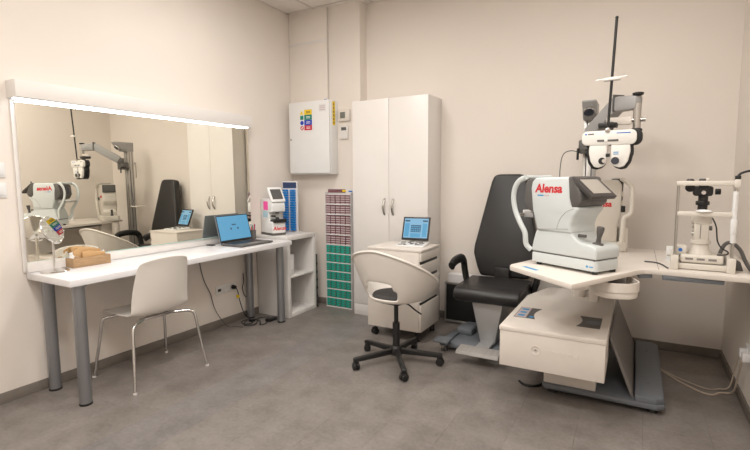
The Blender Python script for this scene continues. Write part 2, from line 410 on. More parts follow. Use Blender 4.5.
# cables under the table
t = thing('power_cable', 'black mains lead with adapter tangled on the floor under the table', 'cable', (-3.1, 3.18, 0))
def rel(ps, o): return [tuple(Vector(p) - Vector(o)) for p in ps]
O = (-3.1, 3.18, 0)
MB().cyl((-.163, -.117, .335), (-.125, -.117, .335), .021, .017, n=16, bev=.004).build('plug', 'black', t)
MB().tube(rel([(-3.225, 3.063, .335), (-3.205, 3.068, .30), (-3.215, 3.10, .20), (-3.21, 3.135, .09), (-3.19, 3.16, .03), (-3.15, 3.18, .006), (-3.11, 3.15, .005), (-3.07, 3.10, .005), (-3.10, 3.05, .005),
    (-3.17, 3.07, .006), (-3.19, 3.13, .007), (-3.12, 3.20, .006), (-3.03, 3.17, .006), (-2.98, 3.11, .005), (-2.95, 3.14, .005), (-2.98, 3.22, .012)], O), .0045).build('cord', 'black', t)
MB().tube(rel([(-2.98, 3.27, .015), (-3.03, 3.33, .006), (-3.10, 3.30, .006), (-3.12, 3.22, .008), (-3.06, 3.16, .008), (-3.02, 3.08, .005), (-3.08, 3.02, .005), (-3.14, 3.08, .008), (-3.16, 3.16, .012), (-3.12, 3.20, .010)], O), .004).build('cord', 'black', t)
B('adapter', 'black', t, .09, .15, .03, .135, 0, .028, bev=.005)
B('cable_tag', 'yellow', t, -.125, -.098, -.115, -.095, .235, .262, bev=.003)
B('connector', 'black', t, -.04, .0, -.05, .0, 0, .022, bev=.005)
o = MB().tube([(-3.252, 2.70, .727), (-3.26, 2.70, .6), (-3.262, 2.74, .45), (-3.262, 2.80, .33), (-3.255, 2.83, .2), (-3.235, 2.87, .10), (-3.19, 2.92, .006), (-3.14, 2.95, .005), (-3.10, 2.97, .005), (-3.06, 2.975, .005)], .0035).build('laptop_charger_cable', 'grey_cable')
tag(o, 'thin dark cord hanging down the wall behind the table', 'cable')
o = MB().tube([(-3.262, 3.20, .44), (-3.25, 3.19, .36), (-3.248, 3.17, .30), (-3.25, 3.20, .22), (-3.262, 3.25, .20)], .004).build('cable_loop', 'black')
tag(o, 'short black cable loop on the wall behind the table leg', 'cable')

# ------------------------------------------------------------------ things on the long table
# make-up mirror
t = thing('makeup_mirror', 'round chrome make-up mirror on a stand at the table end', 'mirror', (-3.145, 1.505, TZ))
MB().lathe([(.078, 0), (.08, .004), (.074, .010), (.02, .013), (.006, .016)], 36).build('base', 'chrome', t)
MB().cyl((0, 0, .012), (0, 0, .20), .007, n=16).build('stem', 'chrome', t)
nrm = Vector((.831, .4176, .3673)).normalized()
ax = Vector((0, 0, 1)).cross(nrm).normalized(); ay = nrm.cross(ax)
Xm = frame((0.0, 0, .265), ax, ay)
dm = MB().lathe([(.080, -.006), (.086, -.004), (.0875, .0), (.0865, .004), (.0845, .006), (.083, .004)], 40, X=Xm).build('rim', 'chrome', t)
MB().lathe([(.0005, .0045), (.03, .0045), (.055, .0045), (.0835, .0045)], 40, X=Xm).build('mirror_glass', 'mirror', t)
MB().tube([tuple(Xm @ Vector((.089 * math.cos(a), .089 * math.sin(a) , 0))) for a in [math.radians(d) for d in (250, 262, 270, 278, 290)]], .006).build('yoke', 'chrome', t)

# tissue holder
t = thing('tissue_holder', 'oak veneer tray holding brown napkins on the white table', 'tissue box', (-3.20, 1.74, TZ))
for b in ((-.052, .052, -.122, -.114, 0, .062), (-.052, .052, .114, .122, 0, .062), (.044, .052, -.114, .114, 0, .062), (-.052, -.044, -.114, .114, 0, .062), (-.044, .044, -.114, .114, 0, .006)):
    B('wood_side' if b[5] > .01 else 'wood_bottom', 'brown_wood', t, *b, bev=.001)
rn = random.Random(3)
def crumple(name, m, cx, cy, sx, sy, h, lean=0):
    bm = bmesh.new(); nx, ny = 9, 7; g = []
    for i in range(nx):
        row = []
        for j in range(ny):
            u, v = i / (nx - 1) * 2 - 1, j / (ny - 1) * 2 - 1
            z = .008 + h * (1 - .55 * abs(u) ** 2.2) * (.55 + .45 * math.cos(v * 1.2)) + rn.uniform(-.008, .008)
            row.append(bm.verts.new((cx + v * sx + rn.uniform(-.003, .003), cy + u * sy + lean * z + rn.uniform(-.006, .006), z)))
        g.append(row)
    for i in range(nx - 1):
        for j in range(ny - 1): bm.faces.new((g[i][j], g[i + 1][j], g[i + 1][j + 1], g[i][j + 1]))
    mb = MB(); me = bpy.data.meshes.new('tmp'); bm.to_mesh(me); bm.free(); mb.bm.from_mesh(me); bpy.data.meshes.remove(me)
    o = mb.build(name, m, t, ang=25)
    sd = o.modifiers.new('thick', 'SOLIDIFY'); sd.thickness = .0015
    return o
for k, (x0, x1, y0, y1, h0, h1, ln) in enumerate(((-.030, -.016, -.085, .04, .128, .112, -.06), (-.014, .0, -.06, .075, .122, .10, .02), (.002, .016, -.095, .02, .105, .118, .05), (.018, .032, -.05, .085, .098, .085, .08))):
    MB().prism([(y0, .006), (y1, .006), (y1 + .012, h1), (y1 * .3 + y0 * .7, (h0 + h1) / 2 + .012), (y0 - .006, h0)], x0, x1, 'yz', bev=.003, X=Matrix.Rotation(ln, 4, 'Y')).build('napkin', 'paper_br', t)
crumple('white_tissue', 'paper_w', -.01, -.075, .03, .03, .085, -.2)
crumple('white_tissue', 'paper_w', -.005, .085, .03, .022, .08, .2)

# laptop
t = thing('laptop', 'open dark laptop with a glowing blue screen on the white table', 'laptop', (-2.975, 2.985, TZ), math.radians(0))
b = B('base', 'mdgrey', t, -.13, .125, -.19, .19, .004, .018, bev=.004)
B('keyboard', 'black', t, -.10, .02, -.165, .165, .0175, .0195, bev=.001)
B('trackpad', 'grey_panel', t, .045, .105, -.05, .05, .0175, .0185)
for fx in (-.11, .105):
    for fy in (-.16, .16): B('rubber_foot', 'black', t, fx - .008, fx + .008, fy - .02, fy + .02, 0, .0045)
lid = MB().box(-.004, .004, -.19, .19, 0, .245, bev=.003).build('lid', 'lid_grey', t, loc=(-.132, 0, .016), rot=(0, math.radians(-14), 0))
B('bezel', 'black', lid, .0035, .0055, -.187, .187, .004, .242, bev=.001)
B('screen', 'scr_blue', lid, .0056, .0062, -.178, .178, .022, .234)
for k, (yy, zz, sx, sz) in enumerate(((.0, .155, .025, .006), (-.04, .12, .009, .009), (.04, .12, .009, .009))):
    B('screen_icon', 'scr_dk', lid, .0063, .0066, yy - sx, yy + sx, zz - sz, zz + sz)
MB().cyl((-.132, -.15, .016), (-.132, .15, .016), .007, n=12).build('hinge', 'black', t)
tag(B('phone', 'black', None, -3.235, -3.16, 2.75, 2.79, TZ, TZ + .009, bev=.003), 'small dark phone lying on the table below the mirror', 'phone')

# pens in a cup, behind the laptop
t = thing('pen_cup', 'dark cup of coloured pens behind the laptop', 'pen cup', (-3.20, 3.285, TZ))
MB().lathe([(.026, 0), (.028, .002), (.029, .085), (.026, .085), (.025, .006), (.004, .005)], 24).build('cup', 'mdgrey', t)
for k, (a, cl) in enumerate(((0, 'red'), (1.2, 'blue'), (2.4, 'green'), (3.6, 'paper_w'), (4.8, 'red'))):
    MB().cyl((.008 * math.cos(a), .008 * math.sin(a), .007), (.022 * math.cos(a), .022 * math.sin(a), .145 - k * .006), .0042, n=8).build('pen', cl, t)

# lensmeter
t = thing('lensmeter', 'white desktop lensmeter with tilted screen and red lettering on the shelf', 'lensmeter', (-3.135, 3.505, .79), math.radians(-19)); t.scale = (1.10,) * 3
# local +x = operator side
ft = MB().box(-.11, .10, -.068, .068, .0, .02, bev=.006)
ft.build('base', 'mdgrey', t)
MB().prism([(-.11, .02), (.10, .02), (.10, .115), (.03, .125), (.03, .20), (.10, .21), (.10, .28), (.04, .325), (-.11, .325)], -.066, .066, 'xz', bev=.008, seg=2).build('body', 'cab_metal', t)
B('stage', 'black', t, .03, .115, -.05, .05, .128, .142, bev=.004)
MB().cyl((.07, 0, .142), (.07, 0, .162), .02, .012, n=20).build('lens_support', 'black', t)
B('lens_lever', 'black', t, .055, .12, -.06, -.04, .165, .180, bev=.004)
MB().cyl((.07, 0, .195), (.07, 0, .212), .016, .022, n=20).build('marking_head', 'mdgrey', t)
B('nose_table', 'black', t, .10, .125, -.062, .062, .118, .146, bev=.003)
mon = MB().box(-.075, .075, -.07, .07, -.009, .009, bev=.006).build('monitor', 'cab_metal', t, loc=(.06, 0, .36), rot=(0, math.radians(58), 0))
B('screen', 'lcd', mon, -.052, .05, -.052, .052, .0088, .0098)
text('lettering', 'Alensa', .048, 'red', t, frame((.1005, -.060, .048), (0, 1, 0), (0, 0, 1)), bold=.0012, shear=.15)
B('sticky_note', 'pink', t, -.055, .025, -.0672, -.0664, .225, .302)
B('sticky_note', 'ltblue', t, -.065, .02, -.0672, -.0664, .160, .215)

# blue blister display on the shelf
t = thing('blister_rack', 'white card rack hung with two columns of blue blister packs', 'display rack', (-3.165, 3.80, .79), math.radians(0))
B('backing_card', 'card', t, -.10, .10, .0, .012, 0, .53, bev=.002)
B('header', 'navy', t, -.088, .088, -.003, .0, .455, .515)
for c in (-.048, .048):
    for k in range(17):
        B('blister_pack', 'tubeblue', t, c - .032, c + .032, -.024, -.0002, .012 + k * .0255, .012 + k * .0255 + .021, bev=.003, seg=1)
B('foot', 'card', t, -.09, .09, .012, .06, 0, .006)

# ------------------------------------------------------------------ electrical box, thermostats
t = thing('electrical_box', 'white metal fuse box with coloured warning stickers on the back wall', 'fuse box', (-2.947, YS, 1.387))
B('body', 'cab_metal', t, -.252, .257, -.128, 0.0, .0, .735, bev=.002)
B('door', 'cab_metal', t, -.254, .252, -.150, -.131, .012, .735, bev=.003)
MB().cyl((-.232, -.155, .36), (-.232, -.150, .36), .010, n=16).build('lock', 'steel', t)
for k, (cl, wd) in enumerate((('yellow', 'a'), ('green', 'b'), ('royal', 'c'), ('crimson', 'd'))):
    z1 = .655 - k * .052
    B('sticker', cl, t, -.055, .042, -.1508, -.150, z1 - .051, z1)
    for q in range(2): B('print_line', 'teal_d' if cl == 'yellow' else 'paper_w', t, -.03, .02, -.1512, -.1508, z1 - .022 - q * .013, z1 - .016 - q * .013)
    Xf = frame((-.085, -.150, z1 - .026), (1, 0, 0), (0, 0, 1))
    if k == 0: MB().prism([(-.026, -.02), (.02, -.02), (-.003, .022)], 0, .0008, 'xy', X=Xf).build('warning_triangle', 'yellow', t)
    elif k == 1: MB().box(-.022, .02, -.02, .022, 0, .0008, X=Xf).build('safety_sign', 'green', t)
    elif k == 2: MB().cyl((0, 0, 0), (0, 0, .0008), .022, n=20, X=Xf).build('safety_sign', 'royal', t)
    else:
        MB().lathe([(.022, 0), (.022, .0008), (.014, .0008), (.014, 0)], 24, X=Xf, caps=False).build('safety_sign', 'crimson', t)
        MB().box(-.018, .018, -.003, .003, 0, .0009, X=Xf @ Matrix.Rotation(-PI / 4, 4, 'Z')).build('safety_sign', 'crimson', t)
B('label_plate', 'card', t, .13, .215, -.1506, -.150, .625, .695)
for q in range(3): B('print_line', 'maroon_d', t, .14, .205, -.151, -.1506, .637 + q * .018, .645 + q * .018)
B('side_label', 'yellow', t, .2575, .2585, -.095, -.05, .49, .725)
for q in range(6): B('print_line', 'teal_d', t, .2586, .2589, -.08, -.065, .505 + q * .036, .525 + q * .036)
B('hinge_clip', 'blue', t, .19, .215, -.14, -.12, .735, .742)

t = thing('thermostat', 'beige thermostat with a large grey display beside the fuse box', 'thermostat', (-2.600, YS, 1.975))
B('case', 'cream', t, -.066, .066, -.026, 0, -.058, .058, bev=.006)
B('display', 'lcd_grey', t, -.045, .015, -.0268, -.026, -.03, .032)
B('button', 'white', t, .03, .045, -.028, -.026, -.01, .005)
t = thing('thermostat', 'small white controller with a dark display below the beige thermostat', 'thermostat', (-2.605, YS, 1.805))
B('case', 'white', t, -.045, .045, -.022, 0, -.065, .065, bev=.006)
B('display', 'lcd', t, -.03, .03, -.0228, -.022, .02, .052)
for q in (-1, 0, 1): B('button', 'melamine', t, q * .022 - .007, q * .022 + .007, -.0235, -.022, -.012, .0)

# ------------------------------------------------------------------ tall cabinet
t = thing('tall_cabinet', 'tall white two door cabinet with curved steel handles', 'cabinet', (-2.01, 3.99, 0))
B('body', 'white', t, -.392, .392, -.142, .145, .0, 2.07, bev=.001)
for s, a0, a1 in ((-1, -.392, -.0015), (1, .0015, .392)):
    d = MB().box(a0, a1, -.162, -.1425, .115, 2.068, bev=.0015).build('door', 'white', t)
    hx = s * .045
    MB().tube([(hx, -.160, 1.0), (hx, -.176, 1.018), (hx, -.190, 1.05), (hx, -.194, 1.075), (hx, -.190, 1.10), (hx, -.176, 1.132), (hx, -.160, 1.150)], .008, n=10, flat=(1.3, .7)).build('handle', 'steel', d)
B('plinth', 'white', t, -.392, .392, -.158, -.143, 0, .109, bev=.001)

# ------------------------------------------------------------------ lens box display tower
TX0, TX1 = -2.808, -2.498
t = thing('display_tower', 'narrow white card stand filled with contact lens boxes against the wall', 'display stand', (-2.653, 3.96, 0))
B('back_card', 'card', t, -.157, .157, .026, .036, 0, 1.235, bev=.001)
B('side_card', 'card', t, -.157, -.153, -.028, .026, 0, 1.20)
B('side_card', 'card', t, .153, .157, -.028, .026, 0, 1.20)
rows = []
z = .012
for k in range(7): rows.append(('teal', z, .085)); z += .0935
for k in range(5): rows.append(('maroon', z, .083)); z += .1045
for kind, z0, h in rows: B('shelf_card', 'card', t, -.153, .153, -.030, .026, z0 - .010, z0 - .0005)
B('base_card', 'card', t, -.153, .153, -.028, .026, 0, .0018)
B('header', 'maroon', t, -.150, .06, .018, .026, 1.199, 1.232)
B('header_stripe', 'yellow', t, .03, .07, .016, .0181, 1.205, 1.226)
B('header_print', 'blue', t, .10, .145, .0235, .026, 1.205, 1.218)
def lens_box(kind, h):
    bw = .0530
    m1 = MB().box(-bw / 2, bw / 2, 0, .05, 0, h, bev=.0012, seg=1).mesh('carton', M[kind], 30)
    lb = MB()
    if kind == 'teal':
        for q in range(3): lb.box(bw * .12, bw * .48, -.0006, 0, h * (.08 + .31 * q), h * (.24 + .31 * q)); lb.box(-bw * .46, -bw * .0, -.0006, 0, h * (.05 + .31 * q), h * (.09 + .31 * q))
        m2 = lb.mesh('label', M['teal_d'], 30)
    else:
        for q in range(4): lb.box(-bw * .5, bw * .5, -.0006, 0, h * (.0 + .25 * q), h * (.11 + .25 * q))
        m2 = lb.mesh('label', M['maroon_d'], 30)
    return m1, m2
bxm = {'teal': lens_box('teal', .080), 'maroon': lens_box('maroon', .088)}
ends = ['at the shelf end of', 'second from the shelf end of', 'in the middle of', 'second from the cabinet end of', 'at the cabinet end of']
ords = {'teal': ['bottom', 'second', 'third', 'fourth', 'fifth', 'sixth', 'top'], 'maroon': ['bottom', 'second', 'third', 'fourth', 'top']}
cnt = {'teal': 0, 'maroon': 0}
for kind, z0, h in rows:
    for c in range(5):
        o = inst('lens_box', bxm[kind][0], None, (-2.653 + (c - 2) * .0608, 3.931 + rn.uniform(-.002, .002), z0))
        tag(o, '%s lens carton %s the %s %s row in the stand' % (kind, ends[c], ords[kind][cnt[kind]], kind), 'carton', kind + ' lens cartons in the stand')
        inst('label', bxm[kind][1], o)['kind'] = 'stuff'
    cnt[kind] += 1

# ------------------------------------------------------------------ casters
def caster(parent, x, y, r=.025, ang=0.0, m='black', height=None):
    """twin wheel caster: wheels, hood and pin"""
    c = MB().cyl((-.022, 0, r), (-.004, 0, r), r, n=20, bev=.003).cyl((.004, 0, r), (.022, 0, r), r, n=20, bev=.003)
    c = c.build('caster', m, parent, loc=(x, y, 0), rot=(0, 0, ang))
    h = (height or 2.6 * r)
    MB().box(-.003, .003, -r * .8, r * .8, r * .4, r * 1.9, bev=.002).box(-.018, .018, -r * .7, r * .7, r * 1.75, r * 2.25, bev=.004).cyl((0, 0, r * 1.6), (0, 0, h), .006, n=10).build('fork', m, c)
    return c

# ------------------------------------------------------------------ drawer unit
t = thing('drawer_unit', 'white drawer unit on black casters with slot pulls', 'drawer unit', (-1.722, 3.555, 0))
dx, dy, z0, z1 = .247, .195, .088, .765
B('body', 'cream', t, -dx, dx - .02, -dy, dy, z0, z1 - .018, bev=.001)
B('top_panel', 'cream', t, -dx - .003, dx + .003, -dy - .003, dy + .003, z1 - .018, z1, bev=.0015)
for a, b_ in ((z0 + .002, .311), (.338, .524), (.551, .644), (.671, .742)):
    B('drawer_front', 'cream', t, dx - .018, dx, -dy + .002, dy - .002, a, b_, bev=.0015)
for zz in (.325, .538, .658):
    B('slot_pull', 'black', t, dx - .0195, dx - .012, -dy + .02, dy - .02, zz - .0135, zz + .0135)
for sx in (-1, 1):
    for sy in (-1, 1): caster(t, sx * .20, sy * .155, .028, .4 * sx, height=.088)

# tablet console on the drawer unit
t = thing('tablet_console', 'black rimmed tablet with lit blue display and white key panel', 'tablet', (-1.66, 3.60, .765), math.radians(8))
kb = MB().prism([(-.11, 0), (.085, 0), (.085, .026), (-.11, .010)], -.125, .125, 'yz', bev=.003).build('key_panel', 'cab_metal', t)
def sl(y): return .010 + (y + .11) / .195 * .016
for i, (kx, ky, wx, wy) in enumerate([(-.09, -.07, .02, .012), (-.05, -.07, .012, .012), (.06, -.06, .02, .014), (.09, -.06, .014, .01), (-.08, -.02, .02, .008), (.0, -.03, .014, .02), (.035, -.015, .01, .01), (.08, .0, .02, .012), (-.03, .01, .014, .008), (-.09, .03, .02, .008), (.05, .04, .03, .006), (-.02, .045, .02, .006)]):
    B('key', 'mdgrey' if i % 3 else 'grey_panel', t, kx - wx, kx + wx, ky - wy, ky + wy, sl(ky) - .001, sl(ky) + .004, bev=.001)
st = MB().box(-.04, .04, -.004, .004, 0, .09, bev=.002).build('stand', 'cab_metal', t, loc=(0, .085, .02), rot=(math.radians(-20), 0, 0))
scn = MB().box(-.122, .122, -.008, .008, 0, .21, bev=.004).build('display', 'black', t, loc=(0, .065, .036), rot=(math.radians(-22), 0, 0))
B('screen', 'scr_lt', scn, -.108, .108, -.0088, -.008, .018, .195)
B('screen_panel', 'scr_dk', scn, -.045, .045, -.0094, -.0088, .07, .135)
for q in (-1, 1):
    B('screen_panel', 'scr_dk', scn, q * .08 - .022, q * .08 + .022, -.0094, -.0088, .165, .180)
    B('screen_panel', 'scr_blue', scn, q * .08 - .02, q * .08 + .02, -.0093, -.0088, .03, .15)
B('screen_panel', 'scr_blue', scn, -.045, .045, -.0093, -.0088, .025, .06)
for q in range(5):
    for r_ in range(3): B('screen_icon', 'scr_blue', scn, -.04 + q * .017, -.028 + q * .017, -.0097, -.0094, .076 + r_ * .019, .088 + r_ * .019)

# ------------------------------------------------------------------ white shell chair at the table
def grid_obj(name, m, parent, P, thick, sub=2, hole=None, closed_u=False):
    bm = bmesh.new(); V = [[bm.verts.new(p) for p in row] for row in P]
    nu, nv = len(P), len(P[0])
    for i in range(nu if closed_u else nu - 1):
        for j in range(nv - 1):
            if hole and hole(i, j): continue
            bm.faces.new((V[i][j], V[(i + 1) % nu][j], V[(i + 1) % nu][j + 1], V[i][j + 1]))
    bmesh.ops.remove_doubles(bm, verts=bm.verts, dist=1e-5)
    loose = [v for v in bm.verts if not v.link_faces]
    bmesh.ops.delete(bm, geom=loose, context='VERTS')
    bmesh.ops.recalc_face_normals(bm, faces=bm.faces)
    mb = MB(); me = bpy.data.meshes.new('tmp'); bm.to_mesh(me); bm.free(); mb.bm.from_mesh(me); bpy.data.meshes.remove(me)
    o = mb.build(name, m, parent, ang=180)
    s = o.modifiers.new('thick', 'SOLIDIFY'); s.thickness = thick; s.offset = 0
    if sub:
        ss = o.modifiers.new('smooth', 'SUBSURF'); ss.levels = sub; ss.render_levels = sub
    return o

t = thing('shell_chair', 'white plastic shell chair on four chrome legs pushed under the table', 'chair', (-2.925, 1.965, 0), math.radians(90 - 3))
# local +y = facing direction (towards the wall), +x = sitter's right
prof = [(.235, .432, .165, .0), (.225, .447, .195, .002), (.13, .447, .212, .010), (.0, .436, .215, .016), (-.11, .434, .213, .020), (-.165, .446, .210, .028), (-.195, .485, .208, .036),
        (-.215, .55, .205, .042), (-.232, .63, .200, .042), (-.248, .72, .190, .038), (-.262, .795, .180, .032), (-.270, .828, .164, .026), (-.272, .838, .145, .022)]
P = []
for i, (f, zz, hw, cv) in enumerate(prof):
    row = []
    back = max(0, min(1, (i - 4) / 3))
    for j in range(9):
        u = (j - 4) / 4
        e = abs(u) ** 2.2
        row.append((u * hw, f + cv * e * back * 1.4, zz + cv * e * (1 - back) * 1.3 - (.02 * e if i >= len(prof) - 2 else 0)))
    P.append(row)
grid_obj('seat_shell', 'shell', t, P, .010)
for sx in (-1, 1):
    for sy in (-1, 1):
        l = MB().tube([(sx * .06, sy * .10, .418), (sx * .17, sy * .145 - .02, .418), (sx * .205, sy * .17 - .02, .41), (sx * .225, sy * .185 - .02, .385), (sx * .24, sy * .205 - .02, .25), (sx * .268, sy * .245 - .018, .006)], .0105, n=10).build('leg', 'chrome', t)
        MB().cyl((sx * .268, sy * .245 - .018, 0), (sx * .268, sy * .245 - .018, .012), .012, n=12).build('foot', 'melamine', l)
MB().box(-.12, .12, .06, .10, .411, .425, bev=.003).box(-.12, .12, -.14, -.10, .411, .425, bev=.003).box(-.02, .02, -.12, .08, .413, .421, bev=.002).build('under_frame', 'chrome', t)

# ------------------------------------------------------------------ white swivel bucket chair
SW = math.radians(-7)
t = thing('swivel_chair', 'white bucket swivel chair with open lower back and black star base', 'chair', (-1.478, 2.925, 0), SW)
# local +y = facing direction
NU, P = 40, []
vs_ = [0, .11, .22, .33, .46, .62, .78, .92, 1.0]
for i in range(NU):
    th = 2 * PI * i / NU - PI            # 0 = rear
    c = (1 + math.cos(th)) / 2            # 1 at the rear, 0 at the front
    sd_ = abs(math.sin(th))
    rim = .500 + .355 * c ** 1.05
    rb_ = .175
    rr_ = .240 + .025 * c + .060 * sd_ - .02 * (1 - c)
    row = [(0, 0, .483), (.5 * rb_ * math.sin(th), -.5 * rb_ * math.cos(th), .481)]
    for v in vs_:
        r_ = rb_ + (rr_ - rb_) * v ** .85
        zz = .479 + (rim - .479) * v ** 1.15
        row.append((r_ * math.sin(th), -r_ * math.cos(th), zz))
    r_ = rr_ + .018; row.append((r_ * math.sin(th), -r_ * math.cos(th), rim - .004))
    P.append(row)
def bhole(i, j):
    th = 2 * PI * (i + .5) / NU - PI
    return abs(th) < .62 and j in (3, 4) or abs(th) < .48 and j == 5
grid_obj('bucket_shell', 'shell', t, P, .018, 2, hole=bhole, closed_u=True)
MB().lathe([(.02, .492), (.15, .494), (.168, .500), (.172, .508), (.164, .517), (.02, .523)], 32).build('seat_pad', 'fabric', t)
MB().box(-.075, .075, -.09, .09, .448, .474, bev=.006).build('seat_plate', 'black', t)
MB().cyl((0, 0, .09), (0, 0, .30), .026, n=20).cyl((0, 0, .29), (0, 0, .455), .016, n=20).build('gas_column', 'black', t)
MB().tube([(.02, .0, .455), (.10, .0, .448), (.17, -.01, .418), (.22, -.015, .40)], .0055).build('lever', 'black', t)
hub = MB().lathe([(.03, .062), (.045, .066), (.045, .10), (.034, .125), (.028, .13)], 24).build('base_hub', 'black', t)
for k in range(5):
    a = -SW + math.radians(-126 + 72 * k)
    X = Matrix.Rotation(a, 4, 'Z')
    l = MB().prism([(.03, .072), (.03, .112), (.322, .088), (.334, .082), (.334, .062), (.312, .060)], -.017, .017, 'xz', bev=.004, X=X).build('base_leg', 'black', t)
    p = X @ Vector((.317, 0, 0))
    caster(l, p.x, p.y, .026, a + .6 * k, height=.07)

# ------------------------------------------------------------------ black examination chair
t = thing('exam_chair', 'black leatherette examination chair with tapered tall backrest', 'exam chair', (-.945, 3.58, 0), 0)
# local -y = facing
bk = [(-.20, .50), (.20, .50), (.232, .57), (.270, .69), (.265, .76), (.150, 1.31), (.130, 1.36), (.095, 1.375), (-.095, 1.375), (-.130, 1.36), (-.150, 1.31), (-.265, .76), (-.270, .69), (-.232, .57)]
bo = MB().prism([(x, z - .50) for x, z in bk], -.05, .045, 'xz', bev=.022, seg=3).build('backrest', 'leather', t, ang=60, loc=(0, .325, .50), rot=(math.radians(-9), 0, 0))
MB().box(-.20, .20, .04, .06, .05, .45, bev=.01).build('back_shell', 'black', bo)
MB().prism([(-.225, .40), (-.262, .43), (-.268, .47), (-.24, .505), (-.16, .517), (.20, .520), (.25, .505), (.255, .43), (.20, .405), (-.15, .39)], -.25, .25, 'yz', bev=.018, seg=3).build('seat', 'leather', t, ang=60)
B('seat_frame', 'mdgrey', t, -.2, .2, -.14, .24, .375, .405, bev=.006)
MB().prism([(-.125, .385), (.11, .385), (.055, .075), (-.055, .075)], -.17, .12, 'xz', bev=.006).build('pedestal', 'silver_paint', t)
B('back_hinge', 'black', t, -.06, .06, .22, .34, .44, .60, bev=.01)
for s in (-1, 1):
    pts = [(s * .262, .17, .44), (s * .285, .17, .50), (s * .298, .165, .58), (s * .30, .150, .635), (s * .30, .10, .672), (s * .30, .0, .682), (s * .30, -.10, .672), (s * .30, -.15, .648)]
    a = MB().tube(pts, .040, n=12, flat=(.95, .62)).build('armrest', 'black', t, ang=60)
    MB().cyl((s * .18, .17, .42), (s * .28, .17, .45), .02, n=14).build('arm_mount', 'black', a)
B('base_plate', 'steel_blue', t, -.33, .25, -.25, .36, .022, .062, bev=.012)
B('base_cover', 'steel_blue', t, -.30, -.17, -.02, .14, .06, .115, bev=.016)
B('rail', 'steel_blue', t, -.34, -.28, -.30, -.0, .045, .080, bev=.01)
B('pedal', 'steel_blue', t, -.37, -.25, -.36, -.24, .085, .108, bev=.01)
B('pedal_arm', 'steel', t, -.33, -.30, -.30, -.27, .03, .09, bev=.003)
for cx, cy in ((-.31, -.27), (-.27, .08), (.20, -.2), (.20, .3)):
    caster(t, cx, cy, .021, .1, 'mdgrey', .05)
fp = MB().prism([(-.50, .088), (-.485, .110), (-.37, .118), (-.37, .098)], -.14, .165, 'yz', bev=.004).build('footplate', 'silver_matte', t)
B('foot_arm', 'silver_paint', t, -.05, .05, -.40, -.16, .075, .095, bev=.003)

# black case and white carton by the wall
t = thing('equipment_case', 'black equipment case with silver edging on the floor behind the drawer unit', 'case', (-1.375, 4.045, 0))
B('shell', 'black', t, -.135, .30, -.045, .062, .025, .37, bev=.003)
for b_ in ((-.14, .305, -.05, .066, .365, .385), (-.14, .305, -.05, .066, .012, .032)): B('edge_trim', 'alu', t, *b_, bev=.003)
for xx in (-.14, .29): B('edge_trim', 'alu', t, xx, xx + .015, -.05, .066, .03, .367, bev=.003)
for xx in (-.11, .27): MB().cyl((xx, .0, 0), (xx, .0, .013), .014, n=12).build('foot', 'black', t)
t = thing('white_carton', 'low white carton lying on top of the black equipment case', 'box', (-1.30, 4.055, .385))
B('carton', 'card', t, -.19, .15, -.045, .045, 0, .075, bev=.002)
B('flap_line', 'melamine', t, -.19, .15, -.0462, -.0452, .06, .064)

# ------------------------------------------------------------------ ophthalmic unit
U = thing('ophthalmic_unit', 'cream refraction unit with cantilever box, tabletop, grey base and column', 'refraction unit', (0, 3.3, 0))
uy = -3.3
def up_(p): return [(x, y + uy) for x, y in p]
# base plate with raised block
MB().prism(up_([(-.45, 2.93), (.15, 2.93), (.19, 2.96), (.19, 3.93), (.15, 3.985), (.02, 3.985), (-.06, 3.78), (-.47, 3.78), (-.47, 2.96)]), .030, .062, 'xy', bev=.008).build('base_plate', 'steel_blue', U)
MB().prism(up_([(.04, 2.935), (.145, 2.935), (.185, 2.965), (.185, 3.93), (.15, 3.98), (.04, 3.98)]), .055, .098, 'xy', bev=.008).build('base_block', 'steel_blue', U)
for yy in (3.15, 3.75): MB().cyl((.11, yy + uy, .097), (.11, yy + uy, .0992), .006, n=12).build('screw_cap', 'mdgrey', U)
for fx, fy in ((.13, 2.99), (-.41, 2.99), (.13, 3.90), (-.40, 3.72)): MB().cyl((fx, fy + uy, 0), (fx, fy + uy, .032), .028, .022, n=18).build('levelling_foot', 'black', U)
B('pedestal', 'cream', U, -.46, -.165, 2.955 + uy, 3.45 + uy, .062, .30, bev=.004)
# leaning grey side panel
MB().prism([(.040, .060), (.022, .060), (-.105, .40), (-.090, .40)], 2.975 + uy, 3.95 + uy, 'xz', bev=.002).build('side_panel', 'grey_panel', U)
# cantilever box
bp_ = up_([(-.662, 2.65), (-.107, 2.65), (-.107, 3.60), (-.18, 3.79), (-.565, 3.79), (-.662, 3.45)])
bx = MB().prism(bp_, .245, .455, 'xy', bev=.004).build('drive_box', 'cream', U)
MB().prism(up_([(-.666, 2.646), (-.103, 2.646), (-.103, 3.60), (-.178, 3.794), (-.568, 3.794), (-.666, 3.45)]), .452, .482, 'xy', bev=.006).build('box_lid', 'cream', U)
Xf = frame((-.46, 2.6495 + uy, .365), (1, 0, 0), (0, 0, 1))
em = MB().lathe([(.028, -.001), (.028, .002), (.023, .002), (.021, .0005)], 28, X=Xf); em.lathe([(.013, -.001), (.013, .002), (.006, .002), (.005, .0005)], 20, X=Xf).build('embossed_emblem', 'cream', U)
for q in range(6): MB().box(-.010, .010, -.011, .011, -.001, .0012, X=Xf @ Matrix.Translation((.062 + q * .03, 0, 0))).build('embossed_mark', 'cream', U)
